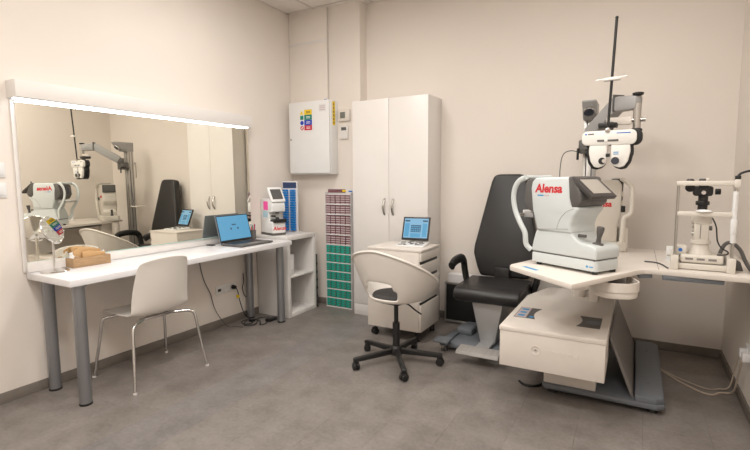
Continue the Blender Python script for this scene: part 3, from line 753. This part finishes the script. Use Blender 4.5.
# stickers on the lid
def waist(x0, x1, y0, y1, side):
    n = 8; out = [(x0, y0)]
    w_ = .18 * (x1 - x0)
    if side > 0:
        out += [(x1 - w_ * math.sin(PI * k / n), y0 + (y1 - y0) * k / n) for k in range(n + 1)] + [(x0, y1)]
    else:
        out += [(x1, y0), (x1, y1)] + [(x0 + w_ * math.sin(PI * k / n), y1 - (y1 - y0) * k / n) for k in range(n)]
    return out
k1 = MB().prism(up_(waist(-.632, -.505, 2.86, 3.10, 1)), .482, .4835, 'xy').build('key_sticker', 'mdgrey', U)
MB().prism(up_([(-.628, 2.865), (-.56, 2.865), (-.565, 3.095), (-.628, 3.095)]), .4835, .4842, 'xy').build('key_print', 'maroon_d', k1)
for q in range(3): MB().box(-.615, -.575, 2.89 + uy + q * .07, 2.925 + uy + q * .07, .4842, .4848).build('key', 'cyan', k1)
MB().box(-.545, -.52, 2.875 + uy, 2.91 + uy, .4835, .4842).build('key', 'cyan', k1)
k2 = MB().prism(up_(waist(-.272, -.148, 2.835, 3.06, -1)), .482, .4835, 'xy').build('key_sticker', 'mdgrey', U)
MB().cyl((-.19, 2.945 + uy, .4835), (-.19, 2.945 + uy, .4842), .04, n=24).build('key_print', 'steel_blue', k2)
# post carrying the tabletop
MB().cyl((-.235, 2.585 + uy, .757), (-.235, 2.585 + uy, .803), .042, n=28, bev=.008).build('pivot_boss', 'cream', U)
MB().cyl((-.33, 3.60 + uy, .48), (-.33, 3.60 + uy, .803), .045, n=24).build('lift_post', 'cream', U)
MB().box(-.38, -.10, 3.0 + uy, 3.4 + uy, .774, .804, bev=.004).build('slide_rail', 'mdgrey', U)
# tabletop
top = [(-.622, 2.688), (-.25, 2.339), (.028, 2.886), (.057, 2.919), (.104, 2.933), (.575, 2.893), (.575, 3.76), (-.236, 3.76), (-.311, 3.66), (-.627, 2.735)]
tt = MB().prism(up_(top), .802, .830, 'xy', bev=.004).build('table_top', 'cream', U)
B('top_joint', 'mdgrey', tt, .121, .123, 2.94 + uy, 3.75 + uy, .8295, .8306)
B('under_rail', 'steel_blue', tt, .14, .415, 2.927 + uy, 2.957 + uy, .776, .803, bev=.006)
MB().prism(up_([(.03, 2.905), (.095, 2.95), (.095, 2.975), (.02, 2.975)]), .778, .803, 'xy', bev=.003).build('under_bracket', 'steel_blue', tt)
MB().box(-.06, .06, -.013, .013, .830, .8308, X=Matrix.Translation((-.50, 2.655 + uy, 0)) @ Matrix.Rotation(math.radians(-43), 4, 'Z')).build('table_note', 'cyan', tt)
# side leg block carrying the wing
B('wing_support', 'cream', U, -.26, -.20, 3.45 + uy, 3.70 + uy, .482, .803, bev=.004)
# lens tray (rounded)
def rrect(cx, cy, hx, hy, r_, n=8, rot=0):
    out = []
    for sx, sy, a0 in ((1, 1, 0), (-1, 1, PI / 2), (-1, -1, PI), (1, -1, 3 * PI / 2)):
        for k in range(n + 1):
            a = a0 + PI / 2 * k / n
            x, y = sx * (hx - r_) + r_ * math.cos(a), sy * (hy - r_) + r_ * math.sin(a)
            out.append((cx + x * math.cos(rot) - y * math.sin(rot), cy + x * math.sin(rot) + y * math.cos(rot)))
    return out
tc_, th_ = (-.087, 2.787 + uy), math.radians(20)
tray = MB().prism(rrect(*tc_, .104, .127, .094, rot=th_), .703, .742, 'xy', bev=.008).build('lens_tray', 'cream', U)
wl = MB()
bmw = bmesh.new()
o1, i1 = rrect(*tc_, .110, .133, .10, rot=th_), rrect(*tc_, .102, .125, .092, rot=th_)
n_ = len(o1)
vv = [[bmw.verts.new((p[0], p[1], z_)) for p in ring] for ring, z_ in ((o1, .740), (o1, .788), (i1, .788), (i1, .740))]
for a_ in range(3):
    for k in range(n_): bmw.faces.new((vv[a_][k], vv[a_][(k + 1) % n_], vv[a_ + 1][(k + 1) % n_], vv[a_ + 1][k]))
bmesh.ops.recalc_face_normals(bmw, faces=bmw.faces)
me_ = bpy.data.meshes.new('tmp'); bmw.to_mesh(me_); bmw.free(); wl.bm.from_mesh(me_); bpy.data.meshes.remove(me_)
wl.build('tray_wall', 'cream', tray)
B('tray_hanger', 'mdgrey', tray, -.115, -.03, 2.76 + uy, 2.79 + uy, .74, .803, bev=.003)
# column
U = thing('instrument_stand', 'grey aluminium column with lamp head and swing arm behind the tabletop', 'stand', (0, 3.1515, .0599)); U.scale = (.955,) * 3
px_, py_ = -.335, 4.035
B('column', 'alu', U, px_ - .048, px_ + .048, py_ - .045 + uy, py_ + .045 + uy, -.0627, 1.885, bev=.006)
for q in (-.022, .018): B('column_groove', 'mdgrey', U, px_ + q - .004, px_ + q + .004, py_ - .0462 + uy, py_ - .0445 + uy, .10, 1.77)
for q in (-.02, .02): B('column_groove', 'mdgrey', U, px_ - .0492, px_ - .0475, py_ + q - .004 + uy, py_ + q + .004 + uy, .10, 1.77)
hd = MB().prism([(4.085 + uy, 1.905), (3.82 + uy, 1.905), (3.82 + uy, 1.895), (3.93 + uy, 1.775), (4.085 + uy, 1.775)], px_ - .049, px_ + .049, 'yz', bev=.004).build('lamp_head', 'arm_grey', U)
dirn = Vector((0, -.72, -.67)).normalized()
lx0 = Vector((px_, 3.877 + uy, 1.834))
MB().cyl(lx0, lx0 + Vector((0, -.733, -.68)) * .02, .042, n=28, bev=.004).build('lamp_ring', 'chrome', hd)
MB().cyl(lx0, lx0 + Vector((0, -.733, -.68)) * .022, .032, n=28).build('lamp_lens', 'lens', hd)
B('column_shelf', 'cream', U, px_ - .20, px_ - .047, py_ - .05 + uy, py_ + .08 + uy, .985, 1.0, bev=.003)
MB().tube([(px_ - .03, py_ + .045 + uy, 1.55), (px_ - .02, py_ + .07 + uy, 1.62), (px_ - .02, py_ + .085 + uy, 1.60), (px_ - .02, py_ + .085 + uy, 1.45), (px_ - .02, py_ + .08 + uy, 1.40)], .004).build('hanging_lead', 'grey_cable', U)
o = MB().tube([(px_ - .05, 3.99 + uy, 1.52), (px_ - .12, 3.96 + uy, 1.545), (px_ - .18, 3.94 + uy, 1.52), (px_ - .20, 3.93 + uy, 1.42), (px_ - .20, 3.93 + uy, 1.25), (px_ - .20, 3.95 + uy, 1.0)], .0035).build('loose_lead', 'grey_cable', U)
# arm with phoropter
cl = MB().box(px_ - .07, px_ + .07, 3.90 + uy, 3.992 + uy, 1.52, 1.62, bev=.008).build('arm_clamp', 'mdgrey', U)
MB().tube([(px_ - .07, 3.94 + uy, 1.55), (px_ - .07, 3.88 + uy, 1.55), (px_ - .07, 3.87 + uy, 1.53), (px_ - .07, 3.865 + uy, 1.47)], .009).build('clamp_lever', 'black', cl)
MB().cyl((px_, 3.92 + uy, 1.60), (px_, 3.92 + uy, 1.68), .04, n=24, bev=.004).build('arm_pivot', 'mdgrey', cl)
def beam(p0, p1, w0, h0, w1, h1, bev=.01):
    p0, p1 = Vector(p0), Vector(p1); d = (p1 - p0); L_ = d.length
    t_ = bmesh.new(); dz = d.normalized(); sx_ = dz.cross(Vector((0, 0, 1))).normalized(); sz_ = sx_.cross(dz)
    vs = []
    for p, w_, h_ in ((p0, w0, h0), (p1, w1, h1)):
        vs.append([t_.verts.new(p + sx_ * a * w_ / 2 + sz_ * b_ * h_ / 2) for a, b_ in ((-1, -1), (1, -1), (1, 1), (-1, 1))])
    t_.faces.new(vs[0][::-1]); t_.faces.new(vs[1])
    for k in range(4): t_.faces.new((vs[0][k], vs[0][(k + 1) % 4], vs[1][(k + 1) % 4], vs[1][k]))
    bmesh.ops.recalc_face_normals(t_, faces=t_.faces)
    bmesh.ops.bevel(t_, geom=list(t_.edges), offset=bev, segments=2, affect='EDGES', profile=.5)
    return MB()._add(t_)
beam((px_ + .01, 3.90 + uy, 1.655), (-.13, 3.66 + uy, 1.845), .085, .10, .075, .10).build('spring_arm', 'arm_grey', U)
beam((-.145, 3.67 + uy, 1.835), (-.01, 3.56 + uy, 1.825), .08, .105, .07, .09, .018).build('elbow_cover', 'arm_grey', U)
beam((-.142, 3.67 + uy, 1.842), (-.134, 3.662 + uy, 1.842), .09, .115, .09, .115, .002).build('elbow_seam', 'mdgrey', U)
vp = MB().cyl((-.02, 3.565 + uy, 1.63), (-.02, 3.565 + uy, 1.82), .024, n=20).build('swivel_post', 'steel', U)
MB().lathe([(.022, 0), (.032, .006), (.034, .018), (.022, .022)], 24, X=Matrix.Translation((-.02, 3.565 + uy, 1.868))).build('knob', 'black', vp)
MB().lathe([(.02, 0), (.034, .008), (.034, .022), (.024, .028)], 24, X=Matrix.Translation((-.02, 3.565 + uy, 1.63))).build('knob', 'black', vp)
MB().cyl((-.02, 3.565 + uy, 1.712), (.03, 3.565 + uy, 1.712), .014, n=16).build('knob', 'steel', vp)
MB().cyl((-.05, 3.565 + uy, 1.712), (-.02, 3.565 + uy, 1.712), .014, n=16).build('cross_pin', 'steel', vp)
B('cross_bar', 'cream', U, -.20, -.05, 3.545 + uy, 3.585 + uy, 1.685, 1.735, bev=.006)
B('mount_block', 'black', U, -.245, -.13, 3.47 + uy, 3.56 + uy, 1.665, 1.695, bev=.006)
MB().cyl((-.175, 3.50 + uy, 1.64), (-.175, 3.50 + uy, 1.70), .022, n=18).build('mount_stem', 'mdgrey', U)
U = thing('phoropter', 'white and black phoropter head hanging from the grey swing arm', 'phoropter', (0, 3.1515, .0599)); U.scale = (.955,) * 3
# phoropter: bridge bar, two lens heads
PY = 3.45
ph = MB().prism(rrect(-.175, 1.592, .160, .047, .034), PY - .045 + uy, PY + .03 + uy, 'xz', bev=.006).build('phoropter_bridge', 'phor_w', U)
MB().prism(rrect(-.160, 1.592, .178, .050, .04), PY - .02 + uy, PY + .045 + uy, 'xz', bev=.006).build('bridge_back', 'black', ph)
B('bridge_scale', 'mdgrey', ph, -.242, -.118, PY - .048 + uy, PY - .0445 + uy, 1.567, 1.580, bev=.001)
B('scale_knob', 'phor_w', ph, -.20, -.18, PY - .052 + uy, PY - .0475 + uy, 1.563, 1.584, bev=.001)
B('print_line', 'blue', ph, -.13, -.05, PY - .0458 + uy, PY - .0448 + uy, 1.616, 1.622)
B('print_line', 'mdgrey', ph, -.298, -.262, PY - .0458 + uy, PY - .0448 + uy, 1.614, 1.622)
MB().cyl((-.310, PY - .046 + uy, 1.618), (-.310, PY - .0448 + uy, 1.618), .006, n=14).build('print_dot', 'blue', ph)
for s, x0, x1 in ((-1, -.286, -.182), (1, -.158, -.050)):
    outer = [(x0, 1.555), (x1, 1.555), (x1, 1.44), (x1 - .02, 1.41), (x1 - .045, 1.40), (x0 + .04, 1.40), (x0 + .015, 1.42), (x0, 1.46)] if s > 0 else \
            [(x0, 1.555), (x1, 1.555), (x1, 1.46), (x1 - .015, 1.42), (x1 - .04, 1.40), (x0 + .045, 1.40), (x0 + .02, 1.41), (x0, 1.44)]
    if s > 0: poly = [(x0, 1.555), (x0, 1.43), (x0 + .02, 1.408), (x0 + .05, 1.398), (x1 - .03, 1.405), (x1 - .008, 1.44), (x1 + .004, 1.50), (x1, 1.555)]
    else: poly = [(x0, 1.555), (x0 - .004, 1.50), (x0 + .008, 1.44), (x0 + .03, 1.405), (x1 - .05, 1.398), (x1 - .02, 1.408), (x1, 1.43), (x1, 1.555)]
    hd_ = MB().prism(poly, PY - .04 + uy, PY + .0 + uy, 'xz', bev=.006).build('lens_head', 'phor_w', U)
    cxm = (x0 + x1) / 2
    MB().prism([(cxm + (x - cxm) * 1.12 + s * .012, 1.50 + (z - 1.50) * 1.12) for x, z in poly], PY - .015 + uy, PY + .05 + uy, 'xz', bev=.006).build('head_shell', 'black', hd_)
    lx = x1 - .026 if s < 0 else x0 + .026
    MB().cyl((lx, PY - .046 + uy, 1.442), (lx, PY - .030 + uy, 1.442), .024 if s > 0 else .022, n=28).build('aperture', 'lens' if s > 0 else 'black', hd_)
    if s < 0: MB().cyl((lx + .012, PY - .050 + uy, 1.442), (lx + .012, PY - .044 + uy, 1.442), .013, n=20).build('aperture_glass', 'chrome', hd_)
    else:
        for q in (0, 1): B('print_line', 'cyan', hd_, lx - .012, lx + .018, PY - .041 + uy, PY - .0398 + uy, 1.482 + q * .012, 1.488 + q * .012)
    MB().cyl((x0 - .012 if s < 0 else x1 + .0, PY + .01 + uy, 1.50), (x0 - .03 if s < 0 else x1 + .022, PY + .01 + uy, 1.50), .026, n=20, bev=.004).build('dial', 'black', hd_)
MB().box(-.181, -.171, PY - .035 + uy, PY - .02 + uy, 1.47, 1.56).build('nose_rod', 'steel', U)
MB().box(-.188, -.164, PY - .045 + uy, PY - .02 + uy, 1.468, 1.49, bev=.003).build('nose_block', 'black', U)
# near-vision rod with card
r0, r1 = Vector((-.182, PY - .04 + uy, 1.640)), Vector((-.156, 3.39 + uy, 2.335))
MB().cyl(r0, r1, .0085, n=12).build('near_rod', 'black', U)
MB().cyl(r0 + Vector((0, -.012, 0)), r0 + Vector((0, .03, .0)), .016, n=18, bev=.003).build('rod_clamp', 'steel', U)
MB().ball(r1, .010).build('rod_tip', 'black', U)
rd = r0.lerp(r1, .46)
MB().prism([(-.045, -.010), (.05, -.007), (.05, .008), (.01, .012), (-.045, .006)], -.025, .025, 'xz', bev=.003, X=Matrix.Translation(rd)).build('card_holder', 'phor_w', U)
MB().cyl(rd + Vector((-.09, -.01, .0)), rd + Vector((.085, .0, .012)), .0025, n=8).build('card_wire', 'steel', U)

# ------------------------------------------------------------------ autorefractor
t = thing('autorefractor', 'pale grey autorefractor with tilted dark monitor and red lettering', 'autorefractor', (-.305, 2.799, .8312), math.radians(-30.5)); t.scale = (.943,) * 3
# local +x = operator side, local -y = lettered side
bw = .108
lb_ = MB().prism(rrect(.008, 0, .226, bw, .03), .016, .076, 'xy', bev=.006).build('base', 'instr', t)
B('groove', 'mdgrey', lb_, -.205, .222, -bw + .006, bw - .006, .074, .084)
for fx in (-.17, .21):
    for fy in (-.08, .08): MB().cyl((fx, fy, 0), (fx, fy, .018), .016, n=14).build('foot', 'black', lb_)
MB().cyl((.180, -bw - .0004, .042), (.180, -bw + .002, .042), .007, n=16).build('logo_dot', 'cyan', lb_)
B('logo_print', 'cyan', lb_, .192, .215, -bw - .0006, -bw + .002, .039, .045)
MB().prism([(-.215, .082), (-.20, .15), (-.18, .215), (.07, .225), (.095, .190), (.130, .168), (.212, .160), (.233, .140), (.235, .082)], -bw, bw, 'xz', bev=.012, seg=3).build('carriage', 'instr', t)
head = MB().prism([(-.165, .215), (-.205, .34), (-.222, .47), (-.212, .515), (-.185, .535), (.045, .538), (.062, .50), (.066, .385), (.128, .36), (.085, .31), (.068, .26), (.080, .215)], -.118, .118, 'xz', bev=.014, seg=3).build('head', 'instr', t)
MB().prism([(.045, .540), (.09, .538), (.10, .50), (.135, .445), (.138, .395), (.118, .372), (.075, .358), (.056, .42)], -.120, .120, 'xz', bev=.012, seg=3).build('operator_hood', 'mdgrey', head)
mon = MB().box(-.088, .088, -.108, .108, -.013, .013, bev=.006).build('monitor', 'dkgrey', t, loc=(.135, -.012, .476), rot=(0, math.radians(40), 0))
B('screen', 'lcd_beige', mon, -.055, .062, -.078, .078, .0125, .0142)
for q in range(4): MB().cyl((-.07, -.075 + q * .02, .012), (-.07, -.075 + q * .02, .0150), .004, n=10).build('button', 'grey_panel', mon)
MB().prism([(-.19, .532), (-.235, .528), (-.268, .50), (-.275, .39), (-.245, .335), (-.20, .325)], -.116, .116, 'xz', bev=.012, seg=3).build('measuring_nose', 'mdgrey', head)
MB().cyl((-.272, 0, .44), (-.29, 0, .44), .05, .045, n=28).build('measuring_window', 'lens', head)
# chin rest frame
for s in (-1, 1):
    MB().tube([(-.215, s * .105, .085), (-.245, s * .118, .12), (-.250, s * .125, .19), (-.285, s * .130, .25), (-.325, s * .130, .32), (-.345, s * .130, .40), (-.335, s * .130, .47), (-.305, s * .125, .515), (-.265, s * .115, .535)], .017, n=12, flat=(.62, 1.0)).build('chin_frame', 'instr', t, ang=60)
MB().tube([(-.265, -.115, .535), (-.272, -.07, .535), (-.275, 0, .533), (-.272, .07, .535), (-.265, .115, .535)], .019, n=12, flat=(1.0, .8)).build('forehead_bar', 'instr', t, ang=60)
MB().cyl((-.315, -.125, .30), (-.315, .125, .30), .009, n=14).build('chin_bar', 'steel', t)
MB().prism([(-.345, .305), (-.28, .305), (-.28, .325), (-.30, .318), (-.33, .318), (-.345, .328)], -.045, .045, 'xz', bev=.004).build('chin_cup', 'cab_metal', t)
B('chin_motor', 'silver_paint', t, -.30, -.225, -.085, -.06, .285, .32, bev=.004)
# joystick
MB().lathe([(.030, .155), (.028, .168), (.014, .172), (.012, .20), (.017, .225), (.021, .252), (.018, .262), (.006, .265)], 24, X=Matrix.Translation((.165, -.03, 0)) @ Matrix.Rotation(.14, 4, 'Y')).build('joystick', 'mdgrey', t)
B('lock_lever', 'mdgrey', t, .09, .14, -.075, -.06, .195, .212, bev=.003)
text('lettering', 'Alensa', .071, 'red', t, frame((-.182, -.1184, .447), (1, 0, 0), (0, 0, 1)), bold=.0026, shear=.12)
B('print_line', 'cyan', t, -.165, -.12, -.1188, -.1178, .424, .432); B('print_line', 'maroon_d', t, -.115, -.08, -.1188, -.1178, .424, .432)
MB().tube([(-.02, -.1182, .235), (.0, -.1182, .29), (.04, -.1182, .335), (.09, -.1182, .358)], .0012, n=6).build('panel_seam', 'grey_panel', head)
MB().tube([(-.16, -.1182, .222), (.0, -.1182, .235), (.06, -.1182, .24)], .0014, n=6).build('panel_seam', 'grey_panel', head)

# ------------------------------------------------------------------ second instrument behind
t = thing('tonometer', 'ivory tonometer with a small screen behind the autorefractor', 'tonometer', (-.178, 3.60, .8312), math.radians(20)); t.scale = (.943,) * 3
# local -x = operator side, +x = chin rest
MB().prism(rrect(-.045, 0, .17, .115, .04), .0, .07, 'xy', bev=.008).build('base', 'instr_w', t)
MB().prism([(-.17, .065), (-.18, .13), (-.135, .16), (-.145, .215), (-.19, .27), (-.185, .43), (-.17, .50), (-.14, .51), (.05, .515), (.075, .48), (.075, .26), (.055, .22), (.055, .065)], -.085, .085, 'xz', bev=.014, seg=3).build('body', 'instr_w', t)
B('screen_bezel', 'dkgrey', t, -.206, -.18, -.082, .082, .40, .505, bev=.006)
B('screen', 'lcd', t, -.2085, -.2055, -.066, .066, .415, .49)
MB().prism([(.045, .44), (.085, .43), (.088, .50), (.07, .525), (.045, .525)], -.07, .07, 'xz', bev=.006).build('forehead_cover', 'mdgrey', t)
MB().lathe([(.02, .06), (.018, .085), (.011, .09), (.014, .14), (.016, .152), (.006, .156)], 20, X=Matrix.Translation((-.178, .02, 0))).build('joystick', 'dkgrey', t)
MB().cyl((.072, 0, .38), (.10, 0, .38), .03, .02, n=24).build('nozzle', 'black', t)
for s in (-1, 1):
    MB().tube([(.075, s * .10, .05), (.078, s * .115, .20), (.085, s * .115, .25), (.115, s * .115, .27), (.130, s * .11, .31), (.130, s * .11, .44), (.110, s * .10, .49), (.07, s * .09, .52)], .019, n=10, flat=(1, .8)).build('chin_frame', 'instr_w', t, ang=60)
MB().tube([(.07, -.09, .52), (.075, 0, .522), (.07, .09, .52)], .014, n=10).build('forehead_bar', 'instr_w', t)
B('chin_bar', 'black', t, .072, .095, -.10, .10, .285, .33, bev=.004)
B('chin_post', 'instr_w', t, .075, .12, -.10, .10, .05, .17, bev=.008)
text('lettering', 'Alensa', .058, 'red', t, frame((-.150, -.0858, .325), (1, 0, 0), (0, 0, 1)), bold=.002, shear=.12)

# ------------------------------------------------------------------ slit lamp
t = thing('slit_lamp', 'ivory slit lamp microscope with black eyepieces on the unit tabletop', 'slit lamp', (.325, 3.084, .830), math.radians(-3)); t.scale = (.943,) * 3
for s, sh_ in ((-1, 0), (1, 0)):
    B('foot_rail', 'instr_w', t, s * .132 - .018, s * .132 + .018, -.10, .16, 0, .085 if s else .06, bev=.005)
B('base_board', 'instr_w', t, -.15, .15, -.085, .145, .004, .036, bev=.004)
B('rail_rod', 'steel', t, -.17, .17, .10, .112, .045, .057, bev=.002)
B('sliding_base', 'instr_w', t, -.105, .10, -.075, .10, .040, .088, bev=.012, seg=3)
for q in range(3): B('print_line', 'grey_panel', t, -.08 + q * .055, -.042 + q * .055, -.0762, -.0748, .058, .070)
B('switch_box', 'instr_w', t, -.135, -.075, -.06, .02, .086, .135, bev=.005)
MB().cyl((-.105, -.064, .112), (-.105, -.058, .112), .010, n=14).build('blue_knob', 'blue', t)
MB().lathe([(.060, .085), (.058, .10), (.045, .115), (.042, .145), (.05, .15), (.05, .167), (.042, .171)], 28, X=Matrix.Translation((-.01, 0, 0))).build('pivot', 'instr_w', t)
B('lamp_housing', 'instr_w', t, -.045, .027, -.04, .04, .165, .30, bev=.01)
MB().cyl((-.01, 0, .265), (-.01, 0, .318), .050, .050, n=28, bev=.005).build('lamp_collar', 'instr_w', t)
B('lamp_seam', 'grey_panel', t, -.016, -.011, -.0412, -.0395, .18, .26)
for q in range(2): MB().cyl((-.054, -.01, .205 + q * .045), (-.044, -.01, .205 + q * .045), .016, n=16).build('side_knob', 'steel', t)
MB().cyl((.026, -.01, .24), (.042, -.01, .24), .013, n=16).build('side_knob', 'mdgrey', t)
MB().cyl((-.01, .0, .31), (-.008, .0, .475), .024, n=24).build('microscope_tube', 'black', t)
MB().cyl((-.01, .0, .372), (-.01, .0, .395), .034, n=24, bev=.003).build('tube_ring', 'black', t)
hd2 = MB().box(-.06, .035, -.045, .06, .425, .482, bev=.014, seg=3).build('microscope_head', 'black', t)
for ex in (-.075, -.012):
    MB().cyl((ex, -.02, .478), (ex, .03, .495), .020, n=20, bev=.003).build('eyepiece', 'black', hd2)
    MB().cyl((ex, -.045, .472), (ex, -.02, .478), .026, .022, n=20, bev=.003).build('eyecup', 'black', hd2)
MB().cyl((.045, 0, .45), (.072, 0, .45), .017, n=18, bev=.003).build('zoom_knob', 'black', hd2)
MB().cyl((-.01, -.05, .445), (-.01, -.044, .445), .011, n=20).build('front_lens', 'chrome', hd2)
for ex in (-.075, -.015): MB().cyl((ex, .01, .51), (ex, .01, .524), .022, .016, n=18, bev=.003).build('top_knob', 'dkgrey', hd2)
# chin and forehead frame
for s in (-1, 1):
    MB().cyl((s * .132, -.09, .08), (s * .132, -.09, .50), .0075, n=14).build('frame_post', 'steel', t)
    B('post_foot', 'instr_w', t, s * .132 - .02, s * .132 + .02, -.112, -.07, 0, .085, bev=.005)
MB().cyl((.132, -.09, .22), (.132, -.09, .30), .0165, n=18, bev=.003).build('height_knob', 'cab_metal', t)
MB().cyl((.132, -.09, .17), (.132, -.09, .22), .013, n=18).build('post_sleeve', 'cab_metal', t)
MB().cyl((.132, -.09, .30), (.132, -.09, .455), .013, n=18).build('post_sleeve', 'cab_metal', t)
B('chin_bar', 'instr_w', t, -.132, .132, -.10, -.08, .312, .338, bev=.004)
MB().lathe([(.001, .350), (.025, .348), (.038, .342), (.040, .338), (.03, .334)], 28, X=Matrix.Translation((-.005, -.09, .002)) @ Matrix.Diagonal((1, .8, 1, 1))).build('chin_cup', 'cab_metal', t)
B('forehead_bar', 'instr_w', t, -.142, .142, -.102, -.078, .485, .512, bev=.005)
B('bar_end', 'instr_w', t, .122, .150, -.108, -.074, .475, .520, bev=.004)
B('bar_clip', 'instr_w', t, -.006, .010, -.10, -.085, .510, .528, bev=.002)
MB().cyl((.136, -.09, .515), (.136, -.09, .54), .014, n=14, bev=.003).build('lamp_socket', 'black', t)
MB().tube([(.136, -.09, .538), (.15, -.09, .553), (.19, -.085, .565), (.24, -.06, .555)], .006).build('lamp_lead', 'black', t)
MB().tube([(.04, .0, .30), (.06, -.01, .25), (.07, -.01, .17), (.09, -.02, .13), (.12, -.03, .11), (.11, -.04, .095), (.07, -.045, .093)], .004).build('microscope_lead', 'black', t)
MB().tube([(.09, .05, .09), (.11, .06, .14), (.14, .06, .155), (.18, .05, .12), (.205, .03, .06), (.225, .0, .02), (.235, -.06, .012)], .010).build('supply_hose', 'mdgrey', t)
MB().prism([(.155, .0), (.20, .0), (.185, .05), (.155, .07)], .02, .035, 'xz', bev=.003).build('side_plate', 'mdgrey', t)
o = MB().tube([(.057, 3.17, .8345), (.095, 3.17, .8345), (.127, 3.14, .8345), (.146, 3.09, .8345), (.156, 3.04, .8345), (.168, 2.99, .8345)], .004).build('data_cable', 'grey_cable')
tag(o, 'thin dark cable lying across the unit tabletop beside the slit lamp', 'cable')
t = thing('acrylic_block', 'small white upright holder on the tabletop left of the slit lamp', 'holder', (.19, 3.32, .83))
B('upright', 'cab_metal', t, -.018, .018, -.012, .012, .004, .085, bev=.003); B('foot', 'cab_metal', t, -.02, .11, -.03, .03, 0, .005, bev=.001)

# ------------------------------------------------------------------ right wall socket and cables
t = thing('wall_socket', 'white double socket with plugs on the wall beside the grey base', 'socket', (XR, 3.27, .335))
B('plate', 'cab_metal', t, -.009, 0, -.12, .045, -.045, .045, bev=.003)
for yy in (0, -.078): MB().lathe([(.030, 0), (.030, .003), (.024, .003), (.022, .001)], 24, X=frame((-.009, yy, 0), (0, -1, 0), (0, 0, 1))).build('outlet', 'cab_metal', t)
def lead(name, label, pts, m, plug, r_=.0045):
    t = thing(name, label, 'cable', (0.45, 3.4, 0))
    O2 = (0.45, 3.4, 0)
    MB().tube(rel(pts, O2), r_).build('cord', m, t)
    p = Vector(plug) - Vector(O2)
    MB().box(p.x - .035, p.x, p.y - .018, p.y + .018, p.z - .03, p.z + .02, bev=.006).build('plug', m if m != 'beige_cable' else 'card', t)
lead('mains_cable', 'beige power cord with white plug running from base to wall socket', [(.19, 3.68, .006), (.25, 3.58, .005), (.33, 3.47, .005), (.40, 3.40, .005), (.455, 3.385, .005), (.50, 3.44, .005), (.55, 3.46, .006), (.562, 3.40, .05), (.562, 3.32, .16), (.555, 3.22, .28), (.555, 3.192, .315)], 'beige_cable', (.586, 3.192, .335), .006)
lead('mains_cable', 'second thin grey-brown cord with dark plug looping to the wall socket', [(.19, 3.70, .006), (.27, 3.60, .005), (.36, 3.52, .005), (.44, 3.47, .005), (.50, 3.50, .005), (.555, 3.52, .02), (.57, 3.48, .14), (.572, 3.40, .26), (.565, 3.32, .34), (.56, 3.285, .345)], 'beige_cable', (.586, 3.27, .335), .004)
o = MB().tube([(-.62, 3.02, .006), (-.58, 2.98, .006), (-.52, 2.99, .006), (-.48, 3.05, .006), (-.46, 3.15, .012)], .008).build('foot_cable', 'black')
tag(o, 'black cable on the floor below the cream drive box', 'cable')
